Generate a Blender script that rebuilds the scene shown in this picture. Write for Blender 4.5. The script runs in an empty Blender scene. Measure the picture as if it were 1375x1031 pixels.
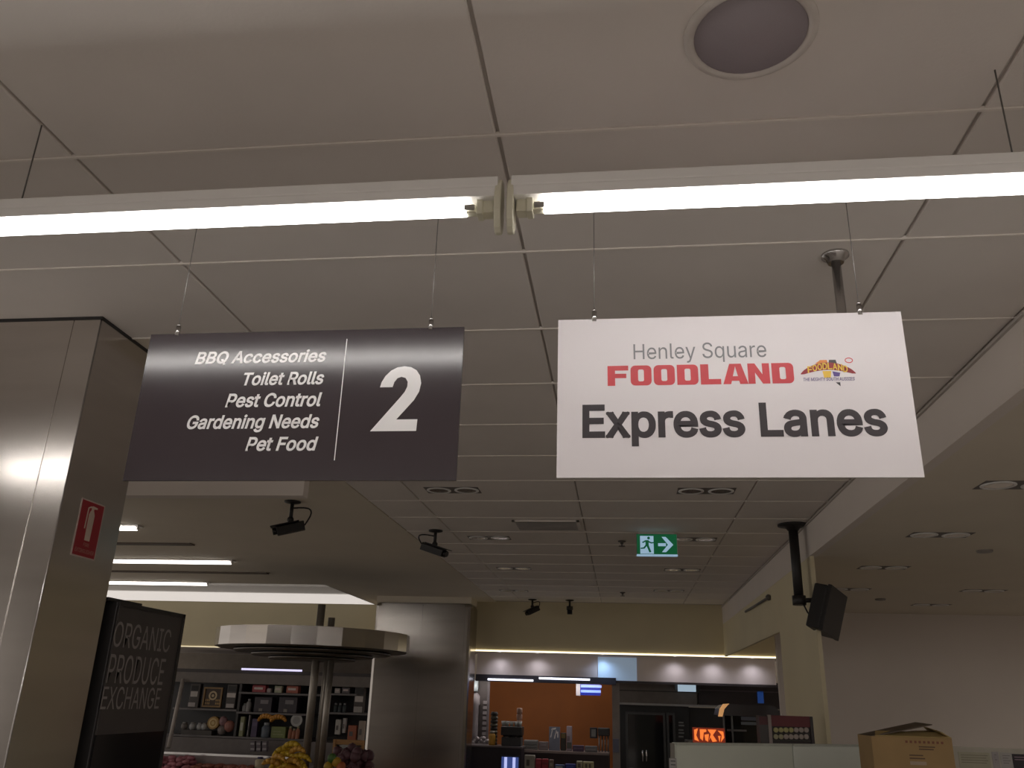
import bpy, math, random
from mathutils import Vector, Matrix
random.seed(7)
SC = bpy.context.scene
COL = SC.collection
PI = math.pi
# ------------------------------------------------------------------ camera
F_PX, PITCH, YAW, ROLL = 1135.5, 0.35644, -0.13369, 0.03139
CAM_Z = 1.6
cp, sp = math.cos(PITCH), math.sin(PITCH)
cyw, syw = math.cos(YAW), math.sin(YAW)
FW = Vector((syw * cp, cyw * cp, sp))
RT0 = Vector((cyw, -syw, 0))
UP0 = RT0.cross(FW)
RT = math.cos(ROLL) * RT0 + math.sin(ROLL) * UP0
UP = -math.sin(ROLL) * RT0 + math.cos(ROLL) * UP0
cam = bpy.data.cameras.new('camera')
cam.sensor_width = 36.0
cam.sensor_fit = 'HORIZONTAL'
cam.lens = F_PX / 1375 * 36.0
cam.clip_start = 0.02
camo = bpy.data.objects.new('camera', cam)
COL.objects.link(camo)
m = Matrix((RT, UP, -FW)).transposed().to_4x4()
m.translation = Vector((0, 0, CAM_Z))
camo.matrix_world = m
SC.camera = camo
# ------------------------------------------------------------------ light and exposure
SC.view_settings.view_transform = 'Standard'
SC.view_settings.look = 'None'
SC.view_settings.gamma = 1
SC.view_settings.use_curve_mapping = False
SC.view_settings.exposure = 0.0
w = bpy.data.worlds.new('store_ambience')
SC.world = w
w.use_nodes = True
w.node_tree.nodes['Background'].inputs[0].default_value = (1.0, 0.93, 0.86, 1)
w.node_tree.nodes['Background'].inputs[1].default_value = 0.78
TUBE_STRENGTH = 14.0
COVE_STRENGTH = 4.0


def area(name, loc, sx, sy, power, color, rot=(0, 0, 0)):
    l = bpy.data.lights.new(name, 'AREA')
    l.shape = 'RECTANGLE'
    l.size, l.size_y = sx, sy
    l.energy = power
    l.color = color
    o = bpy.data.objects.new(name, l)
    o.location = loc
    o.rotation_euler = rot
    COL.objects.link(o)
    return o


# unseen fill lights, added behind the photographer and out of view left and right
area('rear_fill', (0, -1.6, 2.62), 7.0, 0.08, 75, (1, .95, .90))
area('rear_fill', (0, -5.0, 2.62), 7.0, 0.08, 115, (1, .95, .90))
area('left_fill', (-8.0, 6.0, 2.7), 3.0, 0.1, 10, (1, .86, .66))
area('right_fill', (6.5, 7.0, 2.5), 0.1, 4.0, 40, (1, .92, .84))
# lamps inside the deli cabinet's canopy and under the kitchen's rail
area('deli_lamp', (-5.9, 14.78, 1.72), 3.2, 0.05, 4.5, (1, .93, .86), (math.radians(18), 0, 0))
area('kitchen_lamp', (-1.3, 13.45, 1.84), 2.0, 0.05, 5, (1, .92, .85), (math.radians(25), 0, 0))


# ------------------------------------------------------------------ helpers
def ray(px, py):
    return RT * (px - 687.5) - UP * (py - 515.5) + FW * F_PX


def at_y(px, py, y):
    r = ray(px, py)
    return r * (y / r.y) + Vector((0, 0, CAM_Z))


def at_x(px, py, x):
    r = ray(px, py)
    return r * (x / r.x) + Vector((0, 0, CAM_Z))


def at_z(px, py, z):
    r = ray(px, py)
    return r * ((z - CAM_Z) / r.z) + Vector((0, 0, CAM_Z))


def mat(name, col, rough=0.5, metal=0.0, noise=0.0, nscale=8.0, bump=0.0, bscale=60.0, stretch=None, emit=None, estr=0.0,
        aniso=0.0, spec=None):
    mt = bpy.data.materials.new(name)
    mt.use_nodes = True
    nt = mt.node_tree
    b = nt.nodes['Principled BSDF']
    b.inputs['Base Color'].default_value = (*col, 1)
    b.inputs['Roughness'].default_value = rough
    b.inputs['Metallic'].default_value = metal
    if spec is not None:
        b.inputs['Specular IOR Level'].default_value = spec
    if aniso:
        b.inputs['Anisotropic'].default_value = aniso
    if emit:
        b.inputs['Emission Color'].default_value = (*emit, 1)
        b.inputs['Emission Strength'].default_value = estr
    if noise or bump:
        tc = nt.nodes.new('ShaderNodeTexCoord')
        mp = nt.nodes.new('ShaderNodeMapping')
        nt.links.new(tc.outputs['Object'], mp.inputs[0])
        if stretch:
            mp.inputs['Scale'].default_value = stretch
        if noise:
            n = nt.nodes.new('ShaderNodeTexNoise')
            n.inputs['Scale'].default_value = nscale
            n.inputs['Detail'].default_value = 4
            nt.links.new(mp.outputs[0], n.inputs[0])
            rp = nt.nodes.new('ShaderNodeValToRGB')
            rp.color_ramp.elements[0].color = (*[max(0, c * (1 - noise)) for c in col], 1)
            rp.color_ramp.elements[1].color = (*[min(1, c * (1 + noise)) for c in col], 1)
            rp.color_ramp.elements[0].position = .3
            rp.color_ramp.elements[1].position = .7
            nt.links.new(n.outputs[0], rp.inputs[0])
            nt.links.new(rp.outputs[0], b.inputs['Base Color'])
        if bump:
            n2 = nt.nodes.new('ShaderNodeTexNoise')
            n2.inputs['Scale'].default_value = bscale
            n2.inputs['Detail'].default_value = 3
            nt.links.new(mp.outputs[0], n2.inputs[0])
            bm_ = nt.nodes.new('ShaderNodeBump')
            bm_.inputs['Strength'].default_value = bump
            bm_.inputs['Distance'].default_value = 0.01
            nt.links.new(n2.outputs[0], bm_.inputs['Height'])
            nt.links.new(bm_.outputs[0], b.inputs['Normal'])
    return mt


M = {}
_cache = {}


def C(r, g, b, rough=.5, metal=0.0):
    k = (r, g, b, rough, metal)
    if k not in _cache:
        _cache[k] = mat('paint', (r, g, b), rough, metal, noise=.08, nscale=12)
    return _cache[k]


M['panel'] = mat('ceiling_panel', (.80, .745, .70), .85, noise=.03, nscale=2.5, bump=.05, bscale=90)
M['rail'] = mat('ceiling_rail', (.86, .80, .74), .5)
M['recess'] = mat('ceiling_recess', (.52, .475, .44), .9)
M['plaster'] = mat('plasterboard', (.74, .67, .56), .9, noise=.03, nscale=1.5)
M['wallp'] = mat('wall_paint', (.76, .69, .635), .9, noise=.03, nscale=1.2)
M['wallback'] = mat('back_wall_paint', (.74, .66, .46), .9, noise=.04, nscale=1.2)
M['white'] = mat('white_enamel', (.82, .80, .78), .35)
M['floor'] = mat('vinyl_floor', (.31, .285, .26), .5, noise=.1, nscale=4)
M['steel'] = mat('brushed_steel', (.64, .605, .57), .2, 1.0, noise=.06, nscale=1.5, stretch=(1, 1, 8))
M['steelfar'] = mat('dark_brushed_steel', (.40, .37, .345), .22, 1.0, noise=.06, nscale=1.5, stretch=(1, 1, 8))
M['steelside'] = M['steel']
M['chrome'] = mat('satin_chrome', (.55, .53, .52), .22, 1.0)
M['wire'] = mat('wire_steel', (.35, .33, .32), .4, .8)
M['darkwire'] = mat('dark_wire', (.12, .11, .10), .5)
M['black'] = mat('black_plastic', (.018, .016, .016), .45)
M['blackgloss'] = mat('black_gloss', (.012, .011, .012), .12)
M['signdark'] = mat('charcoal_gloss_panel', (.044, .033, .038), .18, noise=.05, nscale=3, spec=.6)
M['signwhite'] = mat('white_sign_panel', (.80, .755, .775), .45)
M['letterwhite'] = mat('white_vinyl', (.88, .86, .86), .2)
M['letterdark'] = mat('charcoal_vinyl', (.045, .036, .042), .4)
M['lettergrey'] = mat('grey_vinyl', (.22, .22, .235), .4)
M['letterred'] = mat('red_vinyl', (.62, .045, .06), .4, noise=.12, nscale=14)
M['red'] = mat('sign_red', (.30, .012, .022), .4)
M['yellow'] = mat('logo_yellow', (.85, .55, .06), .4)
M['orange'] = mat('logo_orange', (.75, .25, .05), .4)
M['purple'] = mat('logo_purple', (.10, .06, .25), .4)
M['tube'] = mat('lit_tube', (.9, .9, .9), .4, emit=(1, .965, .93), estr=TUBE_STRENGTH)
M['holder'] = mat('cream_plastic', (.66, .63, .50), .4)
M['cove'] = mat('lit_strip', (.9, .9, .9), .4, emit=(1, .93, .86), estr=COVE_STRENGTH)
M['grille'] = mat('speaker_grille', (.42, .37, .40), .7, bump=.4, bscale=900)
M['glass'] = mat('dark_glass', (.012, .012, .013), .06)
M['orangewall'] = mat('orange_wall', (.27, .078, .009), .6, noise=.15, nscale=1.5)
M['wood'] = mat('crate_wood', (.36, .19, .07), .7, noise=.2, nscale=10, stretch=(1, 8, 8))
M['card'] = mat('cardboard', (.36, .235, .105), .8, noise=.08, nscale=6, bump=.03, bscale=60)
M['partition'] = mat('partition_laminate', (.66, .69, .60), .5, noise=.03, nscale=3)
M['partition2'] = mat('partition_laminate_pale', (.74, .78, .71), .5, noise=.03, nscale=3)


class MB:
    def __init__(s):
        s.v = []
        s.f = []
        s.sm = []

    def add(s, vs, fs, smooth=False):
        o = len(s.v)
        s.v += [Vector(p) for p in vs]
        for f in fs:
            s.f.append([o + i for i in f])
            s.sm.append(smooth)
        return s

    def box(s, a, b, rot=None, bev=0.0):
        x0, y0, z0 = [min(a[i], b[i]) for i in range(3)]
        x1, y1, z1 = [max(a[i], b[i]) for i in range(3)]
        vs = [(x0, y0, z0), (x1, y0, z0), (x1, y1, z0), (x0, y1, z0), (x0, y0, z1), (x1, y0, z1), (x1, y1, z1), (x0, y1, z1)]
        if rot is not None:
            c = Vector(((x0 + x1) / 2, (y0 + y1) / 2, (z0 + z1) / 2))
            vs = [rot @ (Vector(p) - c) + c for p in vs]
        return s.add(vs, [(3, 2, 1, 0), (4, 5, 6, 7), (0, 1, 5, 4), (1, 2, 6, 5), (2, 3, 7, 6), (3, 0, 4, 7)])

    def cyl(s, p0, p1, r0, r1=None, n=14, caps=True):
        r1 = r0 if r1 is None else r1
        p0, p1 = Vector(p0), Vector(p1)
        d = (p1 - p0).normalized()
        u = d.orthogonal().normalized()
        v = d.cross(u)
        vs = []
        for p, r in ((p0, r0), (p1, r1)):
            for k in range(n):
                a = 2 * PI * k / n
                vs.append(p + (u * math.cos(a) + v * math.sin(a)) * r)
        s.add(vs, [(k, (k + 1) % n, n + (k + 1) % n, n + k) for k in range(n)], True)
        if caps:
            o = len(s.v) - 2 * n
            s.f.append([o + k for k in range(n)][::-1])
            s.sm.append(False)
            s.f.append([o + n + k for k in range(n)])
            s.sm.append(False)
        return s

    def lathe(s, c, prof, n=20, smooth=True):
        # prof: list of (radius, z) about the vertical axis at c
        c = Vector(c)
        vs = []
        for r, z in prof:
            for k in range(n):
                a = 2 * PI * k / n
                vs.append(c + Vector((r * math.cos(a), r * math.sin(a), z)))
        fs = []
        for j in range(len(prof) - 1):
            for k in range(n):
                k2 = (k + 1) % n
                fs.append((j * n + k, j * n + k2, (j + 1) * n + k2, (j + 1) * n + k))
        s.add(vs, fs, smooth)
        o = len(s.v) - len(vs)
        if prof[0][0] > 1e-4:
            s.f.append([o + k for k in range(n)][::-1])
            s.sm.append(False)
        if prof[-1][0] > 1e-4:
            s.f.append([o + (len(prof) - 1) * n + k for k in range(n)])
            s.sm.append(False)
        return s

    def tube(s, pts, r, n=8):
        pts = [Vector(p) for p in pts]
        for i in range(len(pts) - 1):
            s.cyl(pts[i], pts[i + 1], r, n=n)
        return s

    def prism(s, poly, o, u, v, nrm, t):
        # poly 2-D points in the plane o + x u + y v, thickness t along nrm
        o, u, v, nrm = Vector(o), Vector(u), Vector(v), Vector(nrm)
        k = len(poly)
        vs = [o + u * x + v * y for x, y in poly] + [o + u * x + v * y + nrm * t for x, y in poly]
        fs = [list(range(k))[::-1], [k + i for i in range(k)]] + [(i, (i + 1) % k, k + (i + 1) % k, k + i) for i in range(k)]
        return s.add(vs, fs)

    def ring(s, outer, inner, o, u, v, nrm, t):
        o, u, v, nrm = Vector(o), Vector(u), Vector(v), Vector(nrm)
        k = len(outer)
        P = lambda q, h: o + u * q[0] + v * q[1] + nrm * h
        vs = [P(q, 0) for q in outer] + [P(q, 0) for q in inner] + [P(q, t) for q in outer] + [P(q, t) for q in inner]
        fs = []
        for i in range(k):
            j = (i + 1) % k
            fs += [(2 * k + i, 2 * k + j, 3 * k + j, 3 * k + i), (i, k + i, k + j, j), (i, j, 2 * k + j, 2 * k + i),
                   (k + i, 3 * k + i, 3 * k + j, k + j)]
        return s.add(vs, fs)

    def blob(s, c, rx, ry, rz, n=10, jit=0.0):
        c = Vector(c)
        prof = []
        rows = max(4, n // 2)
        vs, fs = [], []
        for j in range(rows + 1):
            t = PI * j / rows
            for k in range(n):
                a = 2 * PI * k / n
                q = 1 + random.uniform(-jit, jit)
                vs.append(c + Vector((rx * q * math.sin(t) * math.cos(a), ry * q * math.sin(t) * math.sin(a), -rz * q * math.cos(t))))
        for j in range(rows):
            for k in range(n):
                k2 = (k + 1) % n
                fs.append((j * n + k, j * n + k2, (j + 1) * n + k2, (j + 1) * n + k))
        return s.add(vs, fs, True)

    def xf(s, mtx):
        s.v = [mtx @ p for p in s.v]
        return s

    def build(s, name, material, parent=None, label=None, bevel=0.0):
        org = Vector(parent['_o']) if parent is not None and '_o' in parent else Vector((0, 0, 0))
        me = bpy.data.meshes.new(name)
        if parent is None:
            lo = [min(p[i] for p in s.v) for i in range(3)]
            hi = [max(p[i] for p in s.v) for i in range(3)]
            org = Vector(((lo[0] + hi[0]) / 2, (lo[1] + hi[1]) / 2, lo[2]))
        me.from_pydata([p - org for p in s.v], [], s.f)
        me.polygons.foreach_set('use_smooth', s.sm)
        me.update()
        me.materials.append(material)
        o = bpy.data.objects.new(name, me)
        COL.objects.link(o)
        if parent is None:
            o.location = org
        else:
            o.parent = parent
        o['_o'] = tuple(org)
        if label:
            o['label'] = label
        if bevel:
            md = o.modifiers.new('bevel', 'BEVEL')
            md.width = bevel
            md.segments = 2
            md.limit_method = 'ANGLE'
        return o


def thing(name, label, cat, loc, group=None):
    o = bpy.data.objects.new(name, None)
    o.empty_display_size = .05
    COL.objects.link(o)
    o.location = loc
    o['_o'] = tuple(loc)
    o['label'] = label
    o['category'] = cat
    if group:
        o['group'] = group
    return o


def tag(o, label, cat, group=None):
    o['label'] = label
    o['category'] = cat
    if group:
        o['group'] = group
    return o


def struct(o):
    o['kind'] = 'structure'
    return o


def struct_empty(name, loc=(0, 0, 0)):
    o = bpy.data.objects.new(name, None)
    COL.objects.link(o)
    o.location = loc
    o['_o'] = tuple(loc)
    o['kind'] = 'structure'
    return o


def copy_thing(o, delta, label, parent=None):
    c = o.copy()
    COL.objects.link(c)
    if parent is None:
        c.location = o.location + Vector(delta)
        c['label'] = label
    else:
        c.parent = parent
    for ch in list(o.children):
        copy_thing(ch, delta, label, c)
    return c


# letter outlines on a 500 unit em: advance, closed contours
GLYPHS = {
 'A': (240, ['8,0 101,254 138,254 231,0 198,0 144,151 132,186 116,239 123,239 106,185 95,151 43,0', '55,71 55,99 185,99 185,71']),
 'B': (228, ['30,0 30,254 121,254 137,253 152,250 164,245 175,239 184,230 190,221 195,210 198,199 199,187 198,177 197,168 193,160 189,153 184,148 178,143 172,139 165,136 157,133 157,131 166,130 174,127 182,123 189,117 196,110 201,102 205,92 208,81 209,68 208,56 205,44 200,33 193,24 184,16 172,9 158,4 142,1 123,0', '62,29 122,29 140,30 154,34 165,40 172,48 176,58 178,68 177,77 175,85 171,92 166,99 160,104 153,109 144,113 135,115 124,115 62,115', '62,143 119,143 128,143 136,145 144,148 151,152 157,157 162,163 165,170 167,178 168,186 167,197 163,206 156,214 147,221 135,225 120,226 62,226']),
 'C': (255, ['134,-3 118,-2 103,1 88,6 75,12 63,21 52,32 43,44 35,58 28,73 24,90 21,108 20,127 21,146 24,165 28,181 35,197 43,210 52,223 63,233 75,242 88,249 103,254 118,257 134,258 146,257 158,255 170,252 181,248 191,242 201,236 210,228 217,219 224,209 229,198 234,187 236,174 204,174 202,183 199,190 195,197 190,204 185,209 179,214 172,218 165,222 158,224 150,226 142,228 134,228 119,227 105,223 92,216 80,207 71,196 62,182 57,166 53,148 52,127 53,107 57,88 63,72 71,59 80,47 92,38 105,32 119,28 134,26 142,27 150,28 158,30 165,33 172,36 179,40 185,45 190,51 195,57 199,64 202,72 204,80 236,80 234,68 229,56 224,45 217,36 210,27 201,19 192,12 181,7 170,2 159,-1 146,-3']),
 'D': (251, ['109,0 48,0 48,29 107,29 127,30 144,34 159,40 171,49 182,61 189,75 195,90 198,108 200,128 198,147 195,165 190,180 182,194 172,205 160,214 145,221 129,225 110,226 47,226 47,254 113,254 131,253 147,251 162,246 176,239 192,228 206,213 217,196 223,181 227,164 230,147 231,128 230,109 227,91 223,74 217,59 209,46 199,34 188,24 175,15 161,9 145,4 128,1', '62,254 62,0 30,0 30,254']),
 'E': (209, ['30,0 30,254 186,254 186,226 62,226 62,143 178,143 178,114 62,114 62,29 188,29 188,0']),
 'F': (205, ['30,0 30,254 185,254 185,226 62,226 62,139 173,139 173,111 62,111 62,0']),
 'G': (260, ['134,-3 118,-2 102,1 88,6 75,13 63,21 52,32 42,44 35,58 28,73 24,90 21,108 20,127 21,146 24,165 28,181 35,197 42,210 52,223 62,233 74,242 88,249 102,254 117,257 132,258 146,257 158,255 170,252 181,247 192,242 202,235 210,227 218,218 225,208 230,198 234,186 237,174 204,174 201,182 198,190 194,197 189,203 184,208 178,213 172,218 165,221 158,224 150,226 141,227 133,228 118,227 104,223 92,216 80,207 70,196 62,182 57,166 53,148 52,127 53,107 57,88 63,72 71,59 81,47 92,38 105,32 119,28 134,26 148,27 161,31 172,36 183,43 191,51 198,62 203,74 206,87 207,101 217,100 141,100 141,128 239,128 239,100 237,80 233,62 225,45 215,31 203,19 188,9 172,2 154,-2']),
 'H': (258, ['30,0 30,254 62,254 62,144 196,144 196,254 228,254 228,0 196,0 196,116 62,116 62,0']),
 'I': (150, ['16,0 16,29 59,29 59,226 16,226 16,254 135,254 135,226 91,226 91,29 135,29 135,0']),
 'L': (196, ['30,0 30,254 62,254 62,29 181,29 181,0']),
 'M': (314, ['30,0 30,254 76,254 139,94 144,79 150,61 156,42 161,24 154,24 159,41 165,61 171,79 176,94 238,254 284,254 284,0 252,0 252,145 252,163 253,184 253,207 253,229 256,229 249,205 241,181 234,161 228,145 171,0 143,0 85,145 80,160 72,181 65,204 56,229 59,229 60,208 60,186 61,164 61,145 61,0']),
 'N': (262, ['30,0 30,254 68,254 172,91 181,75 194,53 207,27 202,27 200,54 200,79 199,97 199,254 232,254 232,0 193,0 101,145 89,165 74,191 54,226 60,227 61,192 62,164 62,145 62,0']),
 'O': (267, ['133,-3 118,-2 103,1 88,6 75,12 63,21 52,32 43,44 35,58 28,73 24,90 21,108 20,127 21,146 24,165 28,181 35,197 43,210 52,223 63,233 75,242 88,249 103,254 118,257 133,258 149,257 164,254 179,249 192,242 204,233 215,223 224,210 232,197 238,181 243,165 246,146 247,127 246,108 243,90 238,73 232,58 224,44 215,32 204,21 192,12 179,6 164,1 149,-2', '133,26 148,28 162,32 175,38 186,47 196,58 204,72 210,88 214,106 215,127 214,148 210,166 204,182 196,196 186,207 175,216 162,223 148,227 133,228 119,227 105,223 92,216 81,207 71,196 63,182 57,166 53,148 52,127 53,106 57,88 63,72 71,58 81,47 92,38 105,32 119,28']),
 'P': (222, ['30,0 30,254 118,254 136,253 152,250 166,244 178,236 187,226 195,215 200,202 203,189 204,174 203,159 200,145 195,133 187,121 178,112 166,104 152,98 136,94 118,93 55,93 55,121 116,121 129,122 139,124 149,128 156,133 162,139 167,147 170,155 172,164 172,174 172,184 170,193 167,201 162,208 156,214 148,219 139,223 129,225 116,226 62,226 62,0']),
 'Q': (267, ['123,80 156,80 185,42 192,32 234,-24 200,-24 173,13 166,23', '133,-3 118,-2 103,1 88,6 75,12 63,21 52,32 43,44 35,58 28,73 24,90 21,108 20,127 21,146 24,165 28,181 35,197 43,210 52,223 63,233 75,242 88,249 103,254 118,257 133,258 149,257 164,254 179,249 192,242 204,233 215,223 224,210 232,197 238,181 243,165 246,146 247,127 246,108 243,90 238,73 232,58 224,44 215,32 204,21 192,12 179,6 164,1 149,-2', '133,26 148,28 162,32 175,38 186,47 196,58 204,72 210,88 214,106 215,127 214,148 210,166 204,182 196,196 186,207 175,216 162,223 148,227 133,228 119,227 105,223 92,216 81,207 71,196 63,182 57,166 53,148 52,127 53,106 57,88 63,72 71,58 81,47 92,38 105,32 119,28']),
 'R': (224, ['30,0 30,254 118,254 136,253 153,250 167,244 178,237 188,227 195,217 200,204 204,191 205,176 204,161 200,148 195,136 188,125 178,116 166,109 152,103 136,100 118,99 48,99 48,128 117,128 129,128 140,130 149,133 156,138 162,143 167,150 170,158 172,167 173,176 172,186 170,194 167,202 162,209 156,215 149,220 140,223 129,225 116,226 62,226 62,0', '177,0 115,115 151,115 214,0']),
 'S': (223, ['112,-4 94,-3 78,0 64,5 51,11 41,20 32,30 25,42 21,54 19,68 52,68 54,59 57,51 62,44 68,38 75,33 83,29 92,27 102,25 112,25 123,25 133,27 143,30 151,34 159,40 165,46 169,53 172,61 173,70 172,77 170,84 166,89 161,94 155,99 148,102 140,106 132,108 122,111 92,120 72,126 56,135 43,145 34,156 28,170 26,186 27,200 31,213 37,224 46,234 57,242 69,249 83,254 97,257 114,258 130,257 145,254 158,249 170,242 180,234 189,224 195,213 199,202 200,189 169,189 166,201 160,211 151,219 140,225 127,228 112,229 102,229 92,227 84,224 76,220 70,215 64,209 61,203 58,195 58,188 58,180 61,173 65,167 71,162 78,158 85,154 92,151 99,149 106,147 132,140 156,132 164,128 172,124 179,119 186,113 192,106 197,99 201,90 203,80 204,69 203,56 199,43 193,32 185,21 174,13 162,5 147,0 130,-3']),
 'T': (224, ['16,226 16,254 208,254 208,226 128,226 128,0 96,0 96,226']),
 'U': (259, ['129,-4 110,-3 93,1 77,8 63,17 52,27 42,40 36,54 31,70 30,87 30,254 62,254 62,89 63,77 66,66 70,57 77,48 84,40 94,34 104,29 116,27 129,26 143,27 155,29 165,34 175,40 182,48 188,57 193,66 195,77 196,89 196,254 229,254 229,87 227,70 223,54 216,40 207,27 195,17 182,8 166,1 149,-3']),
 'X': (237, ['9,0 109,142 109,118 15,254 52,254 89,200 102,181 112,164 122,146 116,146 126,164 136,181 149,200 187,254 223,254 129,119 129,143 228,0 191,0 146,65 134,83 125,98 115,116 122,116 113,98 103,83 91,65 46,0']),
 'Y': (236, ['102,0 102,104 8,254 46,254 96,172 111,146 116,137 120,127 125,115 112,115 116,127 121,137 126,146 140,172 191,254 228,254 134,104 134,0']),
 'a': (195, ['80,-4 68,-4 57,-1 47,2 38,8 30,14 24,22 19,32 16,42 15,54 16,64 18,73 22,80 26,87 32,92 39,97 46,100 54,103 63,105 89,110 117,113 123,114 129,116 133,117 135,120 137,123 138,127 138,128 137,136 136,142 133,148 130,153 125,158 120,161 113,163 106,165 98,165 89,165 82,164 75,161 69,158 63,154 59,150 55,146 52,142 50,137 20,146 26,156 32,165 39,173 48,179 57,184 66,188 77,190 87,192 97,192 104,192 112,191 119,190 128,187 135,184 143,180 150,175 156,168 161,160 165,150 168,139 168,126 168,0 138,0 138,26 136,26 134,21 130,17 126,12 121,8 115,4 108,1 100,-2 90,-4', '85,23 96,23 106,26 114,29 121,34 127,40 132,47 135,54 137,61 138,69 138,95 136,93 133,92 130,91 116,88 100,86 88,84 81,83 74,81 67,79 61,77 56,74 52,70 48,65 47,59 46,52 46,46 48,41 51,36 55,32 59,29 65,26 71,24 78,23']),
 'c': (198, ['104,-4 87,-3 72,1 58,8 46,17 36,29 28,43 22,58 18,75 17,94 18,113 22,130 28,146 36,159 46,171 58,180 72,187 87,191 104,192 113,192 122,191 130,189 138,186 146,182 153,178 159,173 165,167 170,161 174,154 178,146 181,138 151,131 150,136 148,140 145,145 142,149 139,152 135,155 131,158 126,161 121,162 116,164 110,165 104,165 92,164 81,161 73,155 65,148 59,139 54,129 51,118 49,106 48,94 49,81 51,70 54,59 59,49 65,40 73,33 81,28 92,24 104,23 110,24 116,24 121,26 126,28 131,30 135,33 139,36 143,40 146,44 148,49 150,54 152,59 181,51 179,43 175,35 171,28 165,22 160,16 153,11 146,6 138,3 130,0 122,-2 113,-4']),
 'd': (212, ['98,-4 82,-3 68,1 56,8 44,17 35,29 27,42 22,58 18,75 17,94 18,113 22,131 27,146 35,160 45,171 56,180 69,187 83,191 98,192 109,192 118,190 126,186 133,182 139,178 144,173 153,160 155,160 155,254 186,254 186,0 156,0 156,29 153,29 143,16 139,11 133,6 126,2 118,-1 109,-3', '102,23 113,24 123,27 132,32 139,39 145,48 150,58 153,69 155,81 156,95 155,108 153,120 150,131 145,141 139,149 132,156 123,161 113,164 102,165 91,164 81,161 72,156 65,149 59,140 54,131 51,120 49,108 48,95 49,82 51,70 54,58 59,48 65,40 73,33 81,28 91,24']),
 'e': (202, ['106,-4 88,-3 73,1 58,8 46,17 36,29 28,42 22,58 18,75 17,93 18,112 22,129 28,145 36,159 46,170 58,180 71,187 86,191 103,192 113,192 123,190 133,187 142,183 151,177 160,170 167,162 173,152 179,141 182,128 185,113 186,97 186,85 37,85 37,110 169,110 155,101 154,113 152,124 149,134 144,143 138,151 131,157 123,161 113,164 103,165 92,164 82,161 73,157 66,151 59,143 54,135 51,125 49,116 48,105 48,89 49,75 51,64 55,53 61,44 67,37 76,31 85,26 95,24 106,23 114,23 120,25 127,26 133,29 138,32 143,36 147,41 150,47 153,53 182,45 179,36 174,27 168,20 160,13 151,7 141,2 130,-1 119,-3']),
 'g': (213, ['103,-75 90,-75 78,-73 67,-70 57,-66 49,-61 41,-55 35,-49 30,-42 25,-35 51,-20 61,-33 65,-37 71,-41 77,-44 85,-47 93,-48 103,-49 118,-47 130,-44 141,-38 149,-29 154,-17 156,-3 156,34 153,34 143,21 139,16 133,12 126,8 118,5 109,3 97,2 83,4 69,7 56,13 45,22 35,32 28,45 22,60 18,77 17,96 18,114 22,131 27,147 35,160 45,171 56,180 69,187 83,191 98,192 109,192 119,190 127,186 134,182 139,178 144,173 154,159 157,159 157,190 186,190 186,-4 185,-20 181,-33 175,-45 167,-54 157,-62 145,-68 132,-72 118,-74', '102,30 113,30 123,33 132,38 139,44 145,51 150,61 153,71 156,83 156,96 156,109 153,121 150,132 145,141 139,150 132,156 123,161 114,164 102,165 91,164 81,161 73,156 65,149 59,141 54,131 51,120 49,109 48,96 49,84 51,72 54,61 59,52 65,44 73,38 81,33 91,30']),
 'i': (83, ['26,0 26,190 57,190 57,0', '42,221 36,222 31,224 27,227 23,231 21,236 21,242 21,247 23,252 27,256 31,259 36,261 42,262 47,261 52,259 57,256 60,252 62,247 63,242 62,236 60,231 57,227 52,224 47,222']),
 'l': (95, ['70,-1 56,0 45,4 37,10 31,19 27,29 26,42 26,254 57,254 57,49 57,42 58,35 60,31 63,28 67,27 73,26 80,26 85,27 90,1 81,0']),
 'n': (205, ['57,113 57,0 26,0 26,190 56,190 56,144 51,144 58,159 66,172 76,181 87,187 100,191 114,192 126,191 137,189 147,184 156,178 164,170 170,160 175,149 178,135 179,120 179,0 148,0 148,118 147,131 143,143 136,152 128,159 117,163 105,165 96,164 88,162 80,159 74,154 68,148 63,141 60,133 58,124']),
 'o': (208, ['104,-4 87,-3 72,1 58,8 46,17 36,29 28,43 22,58 18,75 17,94 18,113 22,130 28,146 36,159 46,171 58,180 72,187 87,191 104,192 120,191 136,187 149,180 161,171 171,159 180,146 186,130 189,113 191,94 189,75 186,58 180,43 171,29 161,17 149,8 136,1 120,-3', '104,23 116,24 126,28 135,33 143,40 149,49 154,59 157,70 159,81 160,94 159,106 157,118 154,129 149,139 143,148 135,155 126,161 116,164 104,165 92,164 81,161 73,155 65,148 59,139 54,129 51,118 49,106 48,94 49,81 51,70 54,59 59,49 65,40 73,33 81,28 92,24']),
 'p': (212, ['26,-71 26,190 56,190 56,160 59,160 69,173 73,178 79,182 86,186 94,190 103,192 115,192 130,191 144,187 156,180 168,171 177,160 185,146 191,131 194,113 195,94 194,75 191,58 185,42 177,29 168,17 157,8 144,1 130,-3 115,-4 104,-3 94,-1 86,2 79,6 74,11 69,16 59,29 57,29 57,-71', '110,23 121,24 131,28 140,33 147,40 153,48 158,58 161,70 163,82 164,95 163,108 161,120 158,131 153,140 147,149 140,156 131,161 121,164 110,165 99,164 89,161 81,156 73,149 67,141 62,131 59,120 57,108 56,95 57,81 59,69 63,58 67,48 73,39 81,32 89,27 99,24']),
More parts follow.
